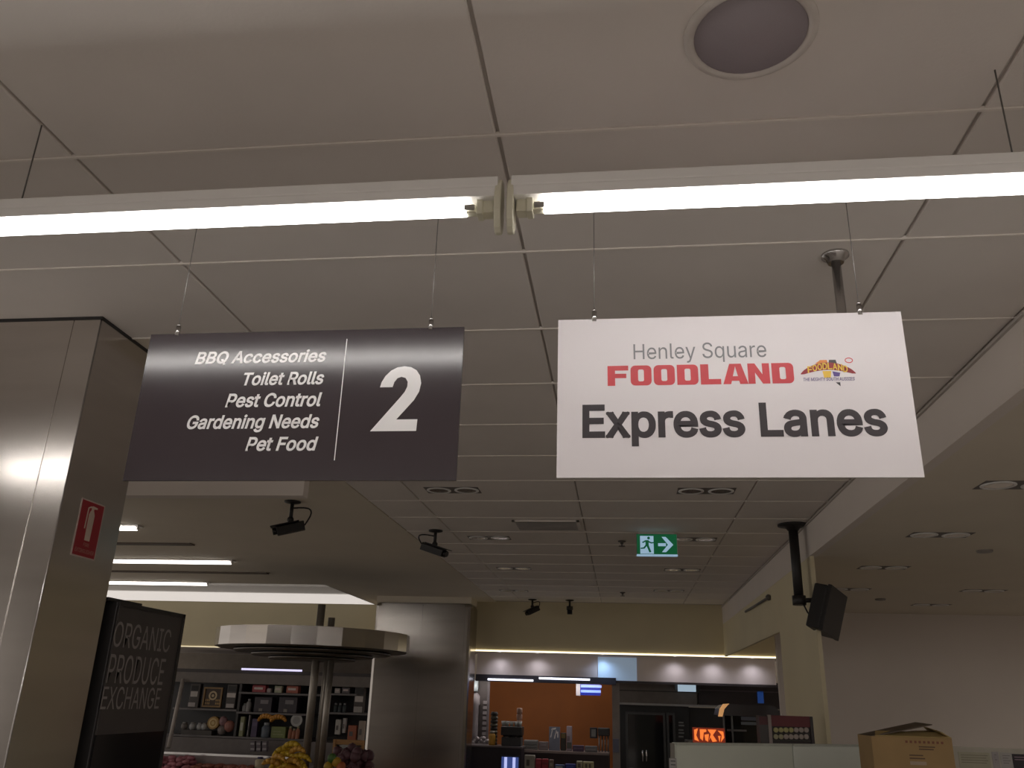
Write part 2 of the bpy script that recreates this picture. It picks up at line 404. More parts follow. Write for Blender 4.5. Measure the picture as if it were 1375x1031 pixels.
 'q': (212, ['186,-71 155,-71 155,29 153,29 143,16 139,11 133,6 126,2 118,-1 109,-3 98,-4 82,-3 68,1 56,8 44,17 35,29 27,42 22,58 18,75 17,94 18,113 22,131 27,146 35,160 45,171 56,180 69,187 83,191 98,192 109,192 118,190 126,186 133,182 139,178 144,173 153,160 156,160 156,190 186,190', '102,23 113,24 123,27 132,32 139,39 145,48 150,58 153,69 155,81 156,95 155,108 153,120 150,131 145,141 139,149 132,156 123,161 113,164 102,165 91,164 81,161 72,156 65,149 59,140 54,131 51,120 49,108 48,95 49,82 51,70 54,58 59,48 65,40 73,33 81,28 91,24']),
 'r': (130, ['26,0 26,190 56,190 56,160 58,160 62,169 68,177 76,184 85,188 96,191 107,192 115,192 122,192 122,161 115,162 103,163 95,162 87,160 80,157 73,153 67,148 63,142 60,135 58,127 57,118 57,0']),
 's': (182, ['91,-4 78,-3 67,-2 56,2 46,6 38,12 31,19 25,27 21,37 18,47 47,53 50,44 55,36 62,30 70,26 80,24 91,23 103,24 113,26 122,31 129,37 133,44 134,51 133,58 131,63 127,68 122,72 115,75 106,78 75,85 59,90 46,96 36,104 29,113 25,124 23,137 24,147 27,157 33,166 39,173 48,180 58,185 69,189 81,191 94,192 106,192 117,190 127,186 136,182 143,176 149,170 155,162 159,154 162,145 134,139 131,146 127,152 121,158 114,163 105,165 94,166 83,165 74,163 65,158 59,153 56,146 54,139 55,132 58,126 62,122 68,118 76,114 86,111 115,105 131,100 143,93 153,86 160,76 164,66 166,53 165,43 161,33 156,24 149,16 140,9 130,3 118,-1 105,-3']),
 't': (114, ['102,190 102,164 3,164 3,190', '32,236 63,236 63,49 64,41 65,35 68,31 72,27 78,26 85,25 93,26 101,27 107,1 96,-1 84,-2 69,-1 56,4 46,11 38,20 34,32 32,46']),
 'u': (205, ['91,-3 79,-2 68,1 57,5 48,12 41,20 35,29 30,41 27,54 26,69 26,190 57,190 57,72 58,58 62,47 68,37 77,31 88,26 100,25 109,26 117,28 125,31 131,36 137,41 142,48 145,57 147,66 148,76 148,190 179,190 179,0 149,0 149,46 154,46 147,30 139,18 129,8 117,2 105,-1']),
 'x': (189, ['10,0 86,109 86,86 14,190 50,190 74,153 90,127 104,103 88,103 101,127 106,135 111,144 117,153 141,190 176,190 104,84 104,107 179,0 143,0 115,43 100,68 86,91 102,91 89,68 85,60 80,51 74,43 46,0']),
 'y': (195, ['24,-69 31,-43 36,-44 41,-45 47,-45 52,-44 57,-43 61,-41 65,-37 69,-32 72,-26 75,-18 81,-1 9,190 42,190 83,78 87,66 90,55 93,43 103,10 92,10 101,43 112,78 153,190 186,190 102,-29 98,-38 93,-47 88,-54 83,-59 76,-64 70,-68 62,-70 54,-72 46,-73 32,-72']),
 ' ': (94, []),
}


def text_mb(body, o, u, v, nrm, w_, h_, bold=0.0, shear=0.0, thick=.0006, spacing=1.0):
    """letters fitted into the rectangle w_ x h_ whose lower left corner is o; one mesh builder per word"""
    cu = bpy.data.curves.new('lettering', 'CURVE')
    cu.dimensions = '2D'
    cu.fill_mode = 'BOTH'
    pen = 0.0
    starts = [0.0]
    strokes = []
    for ch in body:
        adv, cons = GLYPHS[ch]
        if ch == ' ':
            starts.append((pen + adv / 2) / 500)
        for c_ in cons:
            pts = [tuple(float(q) for q in p.split(',')) for p in c_.split(' ')]
            spn = cu.splines.new('POLY')
            spn.points.add(len(pts) - 1)
            for pt, (gx, gy) in zip(spn.points, pts):
                pt.co = ((pen + gx) / 500, gy / 500, 0, 1)
            spn.use_cyclic_u = True
            strokes.append([((pen + gx) / 500, gy / 500) for gx, gy in pts])
        pen += adv * spacing
    ob = bpy.data.objects.new('lettering', cu)
    COL.objects.link(ob)
    dg = bpy.context.evaluated_depsgraph_get()
    me = bpy.data.meshes.new_from_object(ob.evaluated_get(dg))
    co = [(p.co.x, p.co.y) for p in me.vertices]
    polys = [list(pl.vertices) for pl in me.polygons]
    lift = [17.0] * len(co)
    if bold:                                  # heavier weight: run a stroke of the wanted width round every contour
        for cn in strokes:
            N = len(cn)

            def turn(i):
                (px_, py_), (qx, qy), (rx_, ry_) = cn[i - 1], cn[i], cn[(i + 1) % N]
                t_ = math.atan2(ry_ - qy, rx_ - qx) - math.atan2(qy - py_, qx - px_)
                return abs((t_ + PI) % (2 * PI) - PI)
            sharp = [.85 < turn(i) < 2.2 for i in range(N)]
            for i in range(N):
                j = (i + 1) % N
                (ax, ay), (bx_, by_) = cn[i], cn[j]
                L_ = math.hypot(bx_ - ax, by_ - ay) or 1e-9
                ex, ey = (bx_ - ax) / L_ * bold, (by_ - ay) / L_ * bold
                if sharp[i]:
                    ax, ay = ax - ex, ay - ey
                if sharp[j]:
                    bx_, by_ = bx_ + ex, by_ + ey
                k = len(co)
                co += [(ax + ey, ay - ex), (bx_ + ey, by_ - ex), (bx_ - ey, by_ + ex), (ax - ey, ay + ex)]
                polys.append([k, k + 1, k + 2, k + 3])
                lift += [2.0 * (i % 8)] * 4
                if not sharp[j]:
                    bx_, by_ = cn[j]
                    k = len(co)
                    co += [(bx_ + bold * math.cos(PI * q / 5), by_ + bold * math.sin(PI * q / 5)) for q in range(10)]
                    polys.append(list(range(k, k + 10)))
                    lift += [2.0 * (i % 8) + 1] * 10
    xs, ys = [c_[0] for c_ in co], [c_[1] for c_ in co]
    x0, x1, y0, y1 = min(xs), max(xs), min(ys), max(ys)
    kx = (x1 - x0 + shear * (y1 - y0))
    sx, sy = w_ / kx, h_ / (y1 - y0)
    o, u, v, nrm = Vector(o), Vector(u), Vector(v), Vector(nrm)
    words = [MB() for _ in starts]
    faces = [[] for _ in starts]
    for pl in polys:
        k = max(i for i, st in enumerate(starts) if co[pl[0]][0] >= st - .2 * (i == 0) - 1e-6 or i == 0)
        faces[k].append(pl)
    for k, fs in enumerate(faces):
        used = sorted({i for f in fs for i in f})
        ix = {a_: b_ for b_, a_ in enumerate(used)}
        words[k].add([o + u * ((co[i][0] - x0 + shear * (co[i][1] - y0)) * sx) + v * ((co[i][1] - y0) * sy) + nrm * (thick + lift[i] * 2e-5) for i in used],
                     [[ix[i] for i in f] for f in fs])
    bpy.data.objects.remove(ob)
    bpy.data.meshes.remove(me)
    bpy.data.curves.remove(cu)
    return words


def letters(parent, m_, *a, name='lettering', **k):
    for wd_ in text_mb(*a, **k):
        if wd_.f:
            wd_.build(name, m_, parent)


X, Y, Z = Vector((1, 0, 0)), Vector((0, 1, 0)), Vector((0, 0, 1))
H = 2.945                      # ceiling height
YB = 12.8                      # fascia over the kitchen

# ================================================================== SETTING
struct(MB().box((-12, -9, -.1), (9, 17, 0)).build('floor', M['floor']))
ceil = struct(MB().box((-12, -9, H + .012), (1.43, 11.0, H + .1)).box((-3.9, 11.0, H + .012), (1.43, 13.6, H + .1)).build('ceiling', M['recess']))
# panels: 1.16 x 0.60 m between recessed joints, rails across
colx = [-2.622, -1.459, -.295, .868, 1.428]
rowy = [1.775 + .601 * k for k in range(-4, 19)]
pm = {}
for j in range(len(rowy) - 1):
    y0, y1 = rowy[j], rowy[j + 1]
    xs = list(colx)
    if y1 < 3.1:
        xs = [-6.1, -4.948, -3.785] + xs
        if y1 < 2.9:
            xs[-1] = 2.03
    else:
        xs[0] = -1.852
    for i in range(len(xs) - 1):
        x0, x1 = xs[i], xs[i + 1]
        gx, gy = .005, .003
        key = (round(x1 - x0, 3), round(y1 - y0, 3))
        if key not in pm:
            hx, hy = (x1 - x0) / 2 - gx, (y1 - y0) / 2 - gy
            b = MB()
            e = .004
            b.add([(-hx, -hy, e), (hx, -hy, e), (hx, hy, e), (-hx, hy, e), (-hx + e, -hy + e, 0), (hx - e, -hy + e, 0),
                   (hx - e, hy - e, 0), (-hx + e, hy - e, 0), (-hx, -hy, .012), (hx, -hy, .012), (hx, hy, .012), (-hx, hy, .012)],
                  [(7, 6, 5, 4), (0, 4, 5, 1), (1, 5, 6, 2), (2, 6, 7, 3), (3, 7, 4, 0), (8, 0, 1, 9), (9, 1, 2, 10), (10, 2, 3, 11), (11, 3, 0, 8)])
            me = bpy.data.meshes.new('ceiling_panel')
            me.from_pydata(b.v, [], [f[::-1] for f in b.f])
            me.materials.append(M['panel'])
            pm[key] = me
        o = bpy.data.objects.new('ceiling_panel', pm[key])
        COL.objects.link(o)
        o.parent = ceil
        o.location = Vector(((x0 + x1) / 2, (y0 + y1) / 2, H)) - Vector(ceil['_o'])
for j, yy in enumerate(rowy[1:-1]):
    xl, xr = (-6.1, 2.03) if yy < 2.9 else (-1.852, 1.428)
    if yy < 3.1 and yy > 2.9:
        xl, xr = -6.1, 1.428
    MB().box((xl, yy - .004, H - .0035), (xr, yy + .004, H + .008)).build('ceiling_rail', M['rail'], ceil)
# smooth plasterboard part on the left with a raised light cove at the back
b = MB()
b.box((-11.5, 2.98, H - .0), (-1.856, 11.02, H + .012))
b.box((-3.9, 11.02, H), (-1.856, 13.6, H + .012))
b.build('plasterboard', M['plaster'], ceil)
b = MB()
b.box((-11.5, 11.0, H + .26), (-3.9, 13.6, H + .3))
b.box((-3.9, 11.0, H + .0), (-3.88, 13.6, H + .3))
b.box((-11.5, 11.0, H + .0), (-3.9, 11.02, H + .3))
b.box((-11.5, 13.47, H + .0), (-3.9, 13.6, H + .3))
b.build('light_cove', M['white'], ceil, label='white raised cove, brightly lit')
MB().box((-11.45, 13.455, H + .002), (-3.9, 13.47, H + .15)).build('cove_glow_face', mat('cove_face_glow', (.8, .78, .75), .6, emit=(1, .93, .87), estr=.58), ceil, label='white back face of the cove, made to glow')  # glow set in the back face's material, in place of a cove lamp
# downstand beam left of the panels
struct(MB().box((-6, 4.72, 2.69), (-1.86, 4.80, H)).build('trim_1', M['wallp']))
# bulkhead, lower ceiling and pier on the right
BX = 1.428
LZ = CAM_Z + 1.09
b = MB()
b.box((BX, 2.0, LZ), (BX + .06, 12.9, H + .08))
struct(b.build('trim_2', M['wallp']))
MB().box((BX - .012, 2.9, H - .022), (BX, 12.8, H - .010)).build('shadow_line', M['recess'], bpy.data.objects['trim_2'])
struct(MB().box((BX + .06, 2.0, LZ + .0), (9, 13.6, LZ + .1)).build('ceiling_lower', M['plaster']))
bpy.data.objects['ceiling_lower'].name = 'ceiling.001'
struct(MB().box((BX, 6.73, 0), (BX + .03, 8.27, LZ - .001)).build('wall_pier', M['wallback']))
struct(MB().box((BX, 8.27, 2.25), (BX + .03, YB - .001, LZ - .001)).build('wall_header', M['wallback']))
struct(MB().box((1.83, 10.9, 0), (9, 11.0, LZ)).build('wall_right', M['wallp']))
# back fascia, soffit
b = MB()
b.box((-11.5, YB + .7, 2.25), (-3.55, YB + .8, H))
b.box((-3.6, YB, 2.255), (4.0, YB + .08, H + .012))
struct(b.build('wall_back', M['wallback']))
b = MB()
b.box((-11.5, YB + .78, 2.25), (-3.5, 16.2, 2.29))
b.box((-3.55, YB + .08, 2.255), (4.0, 13.85, 2.29))
struct(b.build('trim_3', M['wallp']))
M['edge_line'] = mat('lit_edge', (.8, .75, .6), .4, emit=(1, .85, .55), estr=2.2)  # emissive line along the soffit's front edge
MB().box((-2.35, YB - .012, 2.243), (2.45, YB + .004, 2.262)).build('lit_edge', M['edge_line'], bpy.data.objects['trim_3'])
MB().box((-7.6, YB + .69, 2.235), (-3.6, YB + .70, 2.25)).build('lit_edge', mat('lit_edge_dim', (.8, .75, .6), .4, emit=(1, .85, .55), estr=.7), bpy.data.objects['trim_3'])
struct(MB().box((8.9, -9, 0), (9, 10.9, H)).build('wall_side', C(.32, .28, .25)))  # unseen dark wall, added to hold back world light from the right
bpy.data.objects['wall_side'].name = 'wall_right.001'
struct(MB().box((-12, -9.1, 0), (9, -9, H)).build('wall_front', C(.32, .28, .25)))  # unseen dark wall behind the camera, added to block world light
struct(MB().box((-11.5, 16.2, 0), (9, 16.3, H)).build('wall_rear', C(.30, .25, .2)))

# ================================================================== FLUORESCENT BATTENS
FY = 1.634
FZ = CAM_Z


def batten(x0, x1, wires, label, fy=1.634):
    FY = fy
    t = thing('fluorescent_batten', label, 'light fitting', ((x0 + x1) / 2, FY, FZ + 1.045), 'batten lights in one row')
    b = MB()
    prof = [(-.040, -.016), (-.040, .006), (-.0385, .009), (-.040, .012), (-.040, .033), (-.034, .038), (.026, .038), (.032, .033), (.032, -.016)]
    b.prism([(p[0], p[1]) for p in prof], (x0 + .012, FY + .004, FZ + 1.066), Y, Z, X, x1 - x0 - .024)
    b.build('body', M['white'], t)
    MB().cyl((x0 + .085, FY - .006, FZ + 1.031), (x1 - .085, FY - .006, FZ + 1.031), .0135, n=20).build('tube', M['tube'], t, label='lit white tube')
    for xe, s in ((x0, 1), (x1, -1)):
        b = MB()
        b.box((xe + s * .022, FY - .016, FZ + 1.020), (xe + s * .05, FY + .016, FZ + 1.052))
        b.box((xe + s * .046, FY - .022, FZ + 1.014), (xe + s * .060, FY + .012, FZ + 1.052))
        b.box((xe + s * .060, FY - .016, FZ + 1.021), (xe + s * .085, FY + .004, FZ + 1.041))
        b.build('lamp_holder', M['holder'], t, bevel=.002)
        b = MB()
        b.cyl((xe + s * .064, FY - .026, FZ + 1.028), (xe + s * .086, FY - .026, FZ + 1.028), .0065, n=8)
        b.build('starter', C(.35, .33, .3), t)
        b = MB()
        n = 18
        poly = [(.034 * math.cos(2 * PI * k / n), .070 * math.sin(2 * PI * k / n)) for k in range(n)]
        b.prism(poly, (xe + (.003 if s > 0 else -.018), FY - .008, FZ + 1.036), Y, Z, X, .015)
        b.build('end_plate', M['holder'], t, bevel=.003)
    for wx in wires:
        MB().cyl((wx, FY + .004, FZ + 1.106), (wx, FY + .004, H), .0018, n=6).build('hanging_wire', M['darkwire'], t)
        MB().box((wx - .045, FY - .008, FZ + 1.103), (wx + .006, FY + .012, FZ + 1.112)).build('wire_clip', M['wire'], t)
    return t


batten(-1.745, -.250, [-1.46], 'long lit fluorescent batten above the dark aisle 2 sign')
batten(-.243, 1.255, [.843], 'long lit fluorescent batten above the white express sign')
# the row runs on past both edges of the frame (seen mirrored in the steel column)
batten(-3.25, -1.765, [-3.1], 'fluorescent batten at the far left end of the row, past the frame')
batten(1.275, 2.76, [2.6], 'fluorescent batten at the far right end of the row, past the frame')

for k, lb in enumerate(('left', 'middle', 'right')):
    batten(-3.6 + 2.3 * k, -1.32 + 2.3 * k, [-3.2 + 2.3 * k], 'batten of the next row, behind the photographer, %s of three' % lb, -1.6)

# ================================================================== AISLE SIGNS
SY = 2.06


def hang(parent, xs, ztop):
    for wx in xs:
        MB().cyl((wx, SY + .003, ztop + .03), (wx, SY + .003, H), .0012, n=6).build('hanging_wire', M['wire'], parent)
        b = MB()
        b.cyl((wx, SY + .003, ztop - .006), (wx, SY + .003, ztop + .024), .0068, n=10)
        b.cyl((wx, SY + .003, ztop + .024), (wx, SY + .003, ztop + .034), .0068, .002, n=10)
        b.build('wire_clip', M['chrome'], parent)


def sign_panel(corners):
    # corners as pixel measurements -> panel rectangle in the plane y = SY
    ps = [at_y(px, py, SY) for px, py in corners]
    return ps


# ---- dark sign
pl = [at_y(195, 449, SY), at_y(623, 439, SY), at_y(613, 643, SY), at_y(173, 647, SY)]
x0, x1 = (pl[0].x + pl[3].x) / 2, (pl[1].x + pl[2].x) / 2
z0, z1 = (pl[2].z + pl[3].z) / 2, (pl[0].z + pl[1].z) / 2
t = thing('aisle_sign', 'dark charcoal hanging aisle sign with a large white 2', 'sign', ((x0 + x1) / 2, SY, z0), 'hanging signs under the lights')
MB().box((x0, SY, z0), (x1, SY + .006, z1)).build('panel', M['signdark'], t)
hang(t, [at_y(239, 440, SY).x, at_y(578, 440, SY).x], z1)


def line_on(parent, body, bl, br, top, m_, bold, shear=0.0, desc=False, spacing=1.0, plane=SY):
    """one line of lettering: baseline-left px, right px, top px row of the capitals (at left)"""
    a, c = at_y(*bl, plane), at_y(*br, plane)
    zt = at_y(*top, plane).z
    zb = (a.z + c.z) / 2
    letters(parent, m_, body, (a.x, plane, zb), X, Z, -Y, c.x - a.x, zt - zb, bold, shear, spacing=spacing)


# rows: capital height about 17 px; lines that have descenders get a lower box
for body, xl, xr, yb, yt in (('BBQ Accessories', 261, 439, 488.5, 470.5), ('Toilet Rolls', 323, 436, 516.5, 499),
                             ('Pest Control', 302, 433, 546, 527.5), ('Gardening Needs', 247, 429, 580, 556.5),
                             ('Pet Food', 329, 426, 605, 586.5)):
    line_on(t, body, (xl, yb + 1), (xr, yb), ((xl + xr) / 2, yt), M['letterwhite'], .021, .2)
a, c = at_y(466, 455, SY), at_y(449, 618, SY)
b = MB()
b.prism([(a.x - .0012, a.z), (a.x + .0012, a.z), (c.x + .0012, c.z), (c.x - .0012, c.z)], (0, SY, 0), X, Z, -Y, .0006)
b.build('divider_line', M['letterwhite'], t)
# numeral 2
n0, n1, nt_ = at_y(497, 579, SY), at_y(562, 578, SY), at_y(535, 492, SY)
W2, H2 = n1.x - n0.x, nt_.z - n0.z
outer = [(0, 0), (.95, 0), (.96, .175), (.52, .175), (.70, .33), (.86, .47), (.955, .60), (.985, .73), (.95, .85), (.87, .935), (.75, .985),
         (.61, 1.0), (.46, .985), (.33, .935), (.22, .85), (.15, .755), (.125, .675), (.39, .675), (.42, .755), (.48, .815), (.56, .835),
         (.65, .815), (.70, .755), (.70, .68), (.655, .60), (.57, .515)]
b = MB()
b.prism([(x * W2, y * H2) for x, y in outer], (n0.x, SY, n0.z), X, Z, -Y, .0006)
b.build('numeral', M['letterwhite'], t)

# ---- white sign
pl = [at_y(749, 431, SY), at_y(1209, 417, SY), at_y(1242, 641, SY), at_y(748, 641, SY)]
x0, x1 = (pl[0].x + pl[3].x) / 2, (pl[1].x + pl[2].x) / 2
z0, z1 = (pl[2].z + pl[3].z) / 2, (pl[0].z + pl[1].z) / 2
t = thing('express_sign', 'white hanging Express Lanes sign with red lettering', 'sign', ((x0 + x1) / 2, SY, z0), 'hanging signs under the lights')
MB().box((x0, SY, z0), (x1, SY + .006, z1)).build('panel', M['signwhite'], t)
hang(t, [at_y(798, 430, SY).x, at_y(1155, 420, SY).x], z1)
line_on(t, 'Henley Square', (851, 489), (1030, 484.5), (851, 462), M['lettergrey'], .0)
line_on(t, 'Express Lanes', (782, 600), (1195, 597), (782, 543.5), M['letterdark'], .025)
# heavy square red capitals
fb = [at_y(816, 518, SY), at_y(1067, 514.5, SY), at_y(816, 491.5, SY)]
fw_, fh = fb[1].x - fb[0].x, fb[2].z - (fb[0].z + fb[1].z) / 2
fz = (fb[0].z + fb[1].z) / 2


def rrect(x0, y0, x1, y1, r, n=4, sq=()):
    pts = []
    for ci, (cx_, cy_, a0) in enumerate(((x1 - r, y1 - r, 0), (x0 + r, y1 - r, 90), (x0 + r, y0 + r, 180), (x1 - r, y0 + r, 270))):
        for k in range(n + 1):
            a = math.radians(a0 + 90 * k / n)
            if ci in sq:
                pts.append(((x1, x0, x0, x1)[ci], (y1, y1, y0, y0)[ci]))
            else:
                pts.append((cx_ + r * math.cos(a), cy_ + r * math.sin(a)))
    return pts


b = MB()
lw, gap = .1145, .012
xx = 0.0
for ch in 'FOODLAND':
    Lx = (lambda p: [(fb[0].x * 0 + (xx + q[0] * lw) * fw_, q[1] * fh) for q in p])
    o_ = (fb[0].x, SY, fz)
    if ch in 'OD':
        sq = (1, 2) if ch == 'D' else ()
        b.ring(Lx(rrect(0, 0, 1, 1, .22, sq=sq)), Lx(rrect(.36, .2, .64, .8, .08)), o_, X, Z, -Y, .0006)
    elif ch == 'F':
        for r_ in ((0, 0, .36, 1), (.36, .76, 1, 1), (.36, .38, .9, .6)):
            b.prism(Lx([(r_[0], r_[1]), (r_[2], r_[1]), (r_[2], r_[3]), (r_[0], r_[3])]), o_, X, Z, -Y, .0006)
    elif ch == 'L':
        for r_ in ((0, 0, .38, 1), (.38, 0, .95, .26)):
            b.prism(Lx([(r_[0], r_[1]), (r_[2], r_[1]), (r_[2], r_[3]), (r_[0], r_[3])]), o_, X, Z, -Y, .0006)
    elif ch == 'A':
        for p in ([(-.06, 0), (.30, 0), (.56, 1), (.26, 1)], [(.72, 0), (1.1, 0), (.80, 1), (.50, 1)], [(.28, .16), (.76, .16), (.72, .38), (.34, .38)]):
            a_th = {-.06: .0007, .72: .0008, .28: .0009}[p[0][0]]
            b.prism(Lx(p), o_, X, Z, -Y, a_th)
    elif ch == 'N':
        for p in ([(0, 0), (.33, 0), (.33, 1), (0, 1)], [(.67, 0), (1, 0), (1, 1), (.67, 1)], [(.33, 1), (.33, .55), (.67, 0), (.67, .45)]):
            b.prism(Lx(p), o_, X, Z, -Y, .0006)
    xx += lw + gap
b.build('lettering', M['letterred'], t)
# oval emblem: arched red band with yellow capitals, small map shapes and slogan
lg = [at_y(1076, 510, SY), at_y(1150, 508, SY)]
lx0, lw_, lz0 = lg[0].x, lg[1].x - lg[0].x, (lg[0].z + lg[1].z) / 2 - .012
LH = lw_ * .40
O_ = (lx0, SY, lz0)


def arch(top, bot, xa, xb, n=16):
    pts = []
    for k in range(n + 1):
        x = xa + (xb - xa) * k / n
        pts.append((x * lw_, (top(x)) * LH))
    for k in range(n, -1, -1):
        x = xa + (xb - xa) * k / n
        pts.append((x * lw_, (bot(x)) * LH))
    return pts


mid = lambda x: .88 - 1.5 * (x - .5) ** 2
wd = lambda x: .17 * math.sqrt(max(0.0, 1 - ((x - .5) / .5) ** 2)) + .02
b = MB()
b.prism(arch(lambda x: mid(x) + wd(x), lambda x: mid(x) - wd(x), .0, 1.0), O_, X, Z, -Y, .0005)
b.build('emblem_band', M['red'], t)
b = MB()
b.prism([(.28 * lw_, 1.02 * LH), (.38 * lw_, 1.2 * LH), (.5 * lw_, 1.2 * LH), (.52 * lw_, .98 * LH)], O_, X, Z, -Y, .0003)
b.build('emblem_map', M['orange'], t)
b = MB()
b.prism([(.52 * lw_, .98 * LH), (.54 * lw_, 1.2 * LH), (.66 * lw_, 1.2 * LH), (.68 * lw_, 1.0 * LH)], O_, X, Z, -Y, .0003)
b.build('emblem_map', M['letterdark'], t)
b = MB()
b.prism([(.62 * lw_, .06 * LH), (.70 * lw_, .06 * LH), (.70 * lw_, -.14 * LH)], O_, X, Z, -Y, .0003)
b.build('emblem_map', M['letterdark'], t)
b = MB()
b.prism([(.40 * lw_, .64 * LH), (.56 * lw_, .64 * LH), (.54 * lw_, .3 * LH), (.42 * lw_, .3 * LH)], O_, X, Z, -Y, .0003)
b.build('emblem_map', M['yellow'], t)
b = MB()
b.prism([(.58 * lw_, .62 * LH), (.72 * lw_, .54 * LH), (.70 * lw_, .36 * LH), (.6 * lw_, .36 * LH)], O_, X, Z, -Y, .0003)
b.build('emblem_map', M['purple'], t)
bb = MB()
for k, ch in enumerate('FOODLAND'):
    x = .13 + .74 * k / 8
    xm = x + .04
    q = text_mb(ch, (lx0 + x * lw_, SY, lz0 + (mid(xm) - .17) * LH), X, Z, -Y, .083 * lw_, .34 * LH, .025, 0, .0009)[0]
    bb.add(q.v, q.f)
bb.build('emblem_lettering', M['yellow'], t)
letters(t, M['purple'], 'THE MIGHTY SOUTH AUSSIES', (lx0 + .03 * lw_, SY, lz0 + .14 * LH), X, Z, -Y, .94 * lw_, .17 * LH, .008, .15, .0008, name='emblem_lettering')
b = MB()
el = lambda rx, rz: [(.9 * lw_ + rx * lw_ * math.cos(2 * PI * k / 14), 1.16 * LH + rz * LH * math.sin(2 * PI * k / 14)) for k in range(14)]
b.ring(el(.075, .14), el(.06, .10), O_, X, Z, -Y, .0005)
b.build('emblem_oval', M['letterred'], t)

# ================================================================== CEILING FITTINGS
t = thing('ceiling_speaker', 'large round flush ceiling speaker with dark grille, at the top of the frame', 'speaker', (.29, 1.475, H - .012))
b = MB()
b.lathe((.29, 1.475, H), [(.140, .0), (.139, -.006), (.128, -.011), (.118, -.006), (.118, .0)], n=40)
b.build('rim', C(.66, .61, .57, .85), t)
MB().lathe((.29, 1.475, H), [(.118, -.002), (.117, -.007), (.0, -.010)], n=40).build('grille', M['grille'], t)

t = thing('ceiling_pole', 'slim chrome pole with flange, behind the white express sign', 'pole', (.685, 2.465, 2.29))
b = MB()
b.lathe((.685, 2.465, H), [(.042, .0), (.042, -.008), (.030, -.014), (.024, -.03)], n=24)
b.build('flange', M['chrome'], t)
MB().cyl((.685, 2.465, 2.33), (.685, 2.465, H - .02), .0145, n=16).build('pole', M['chrome'], t)
MB().box((.60, 2.455, 2.29), (.77, 2.475, 2.335)).build('bracket', M['chrome'], t)

# twin downlights
lampm = mat('lamp_reflector', (.75, .72, .68), .18, .9)


def downlight(x, y, z, label, group):
    t = thing('twin_downlight', label, 'downlight', (x, y, z - .01), group)
    for s in (-1, 1):
        cx_ = x + s * .098
        b = MB()
        b.lathe((cx_, y, z), [(.085, .0), (.085, -.005), (.070, -.008), (.066, -.003)], n=20)
        r = b.build('lamp_ring', M['white'], t)
        MB().lathe((cx_, y, z), [(.066, -.0045), (.045, -.0035), (.030, -.002), (.0, -.0015)], n=20).build('reflector', lampm, r)
    b = MB()
    b.box((x - .19, y - .09, z - .0015), (x + .19, y + .09, z))
    b.build('trim_plate', C(.16, .14, .13, .6), t)
    return t


g1 = 'unlit twin downlights in the panelled ceiling'
d0 = downlight(*at_z(608, 658, H).xy, H, 'unlit twin downlight just right of the dark sign bottom corner', g1)
base = d0.location.copy()
for px, py, lb in ((948, 659, 'unlit twin downlight just under the white express sign'),
                   (657, 722, 'unlit twin downlight left of the air vent, second in its row'),
                   (690, 763, 'unlit twin downlight beyond the air vent, third in the left row'),
                   (690, 793, 'unlit twin downlight nearest above the far security cameras'),
                   (932, 724, 'unlit twin downlight right beside the green exit sign'),
                   (916, 765, 'unlit twin downlight below and right of the exit sign'),
                   (898, 793, 'unlit twin downlight farthest back in the right row')):
    p = at_z(px, py, H)
    copy_thing(d0, (p.x - base.x, p.y - base.y, 0), lb)
for px, py, lb in ((1368, 651, 'unlit twin downlight at the right frame edge, in the lower ceiling'),
                   (1262, 718, 'unlit twin downlight in the lower ceiling, second from the front'),
                   (1186, 762, 'unlit twin downlight in the lower ceiling, right of the hanging monitor top'),
                   (1320, 793, 'unlit twin downlight in the lower ceiling, near the right wall, right one'),
                   (1250, 812, 'unlit twin downlight in the lower ceiling closest to the right wall'),
                   (1140, 791, 'unlit twin downlight in the lower ceiling directly beside the monitor')):
    p = at_z(px, py, LZ)
    c = copy_thing(d0, (p.x - base.x, p.y - base.y, LZ - H), lb)
    c['group'] = 'unlit twin downlights in the lower ceiling'

# air vent with slats
p = at_z(735, 705, H)
t = thing('air_vent', 'square ceiling air vent with dark slats', 'vent', (p.x, 6.9, H - .02))
b = MB()
vx0, vx1, vy0, vy1 = p.x - .27, p.x + .27, 6.68, 7.08
for a_, c_ in (((vx0, vy0), (vx1, vy0 + .025)), ((vx0, vy1 - .025), (vx1, vy1)), ((vx0, vy0), (vx0 + .025, vy1)), ((vx1 - .025, vy0), (vx1, vy1))):
    b.box((*a_, H - .012), (*c_, H))
b.build('frame', M['panel'], t)
MB().box((vx0 + .02, vy0 + .02, H - .002), (vx1 - .02, vy1 - .02, H)).build('backing', M['black'], t)
for k in range(9):
    yy = vy0 + .05 + k * .037
    MB().box((vx0 + .025, yy, H - .014), (vx1 - .025, yy + .014, H - .011), rot=Matrix.Rotation(.6, 3, 'X')).build('slat', C(.62, .57, .53), t)
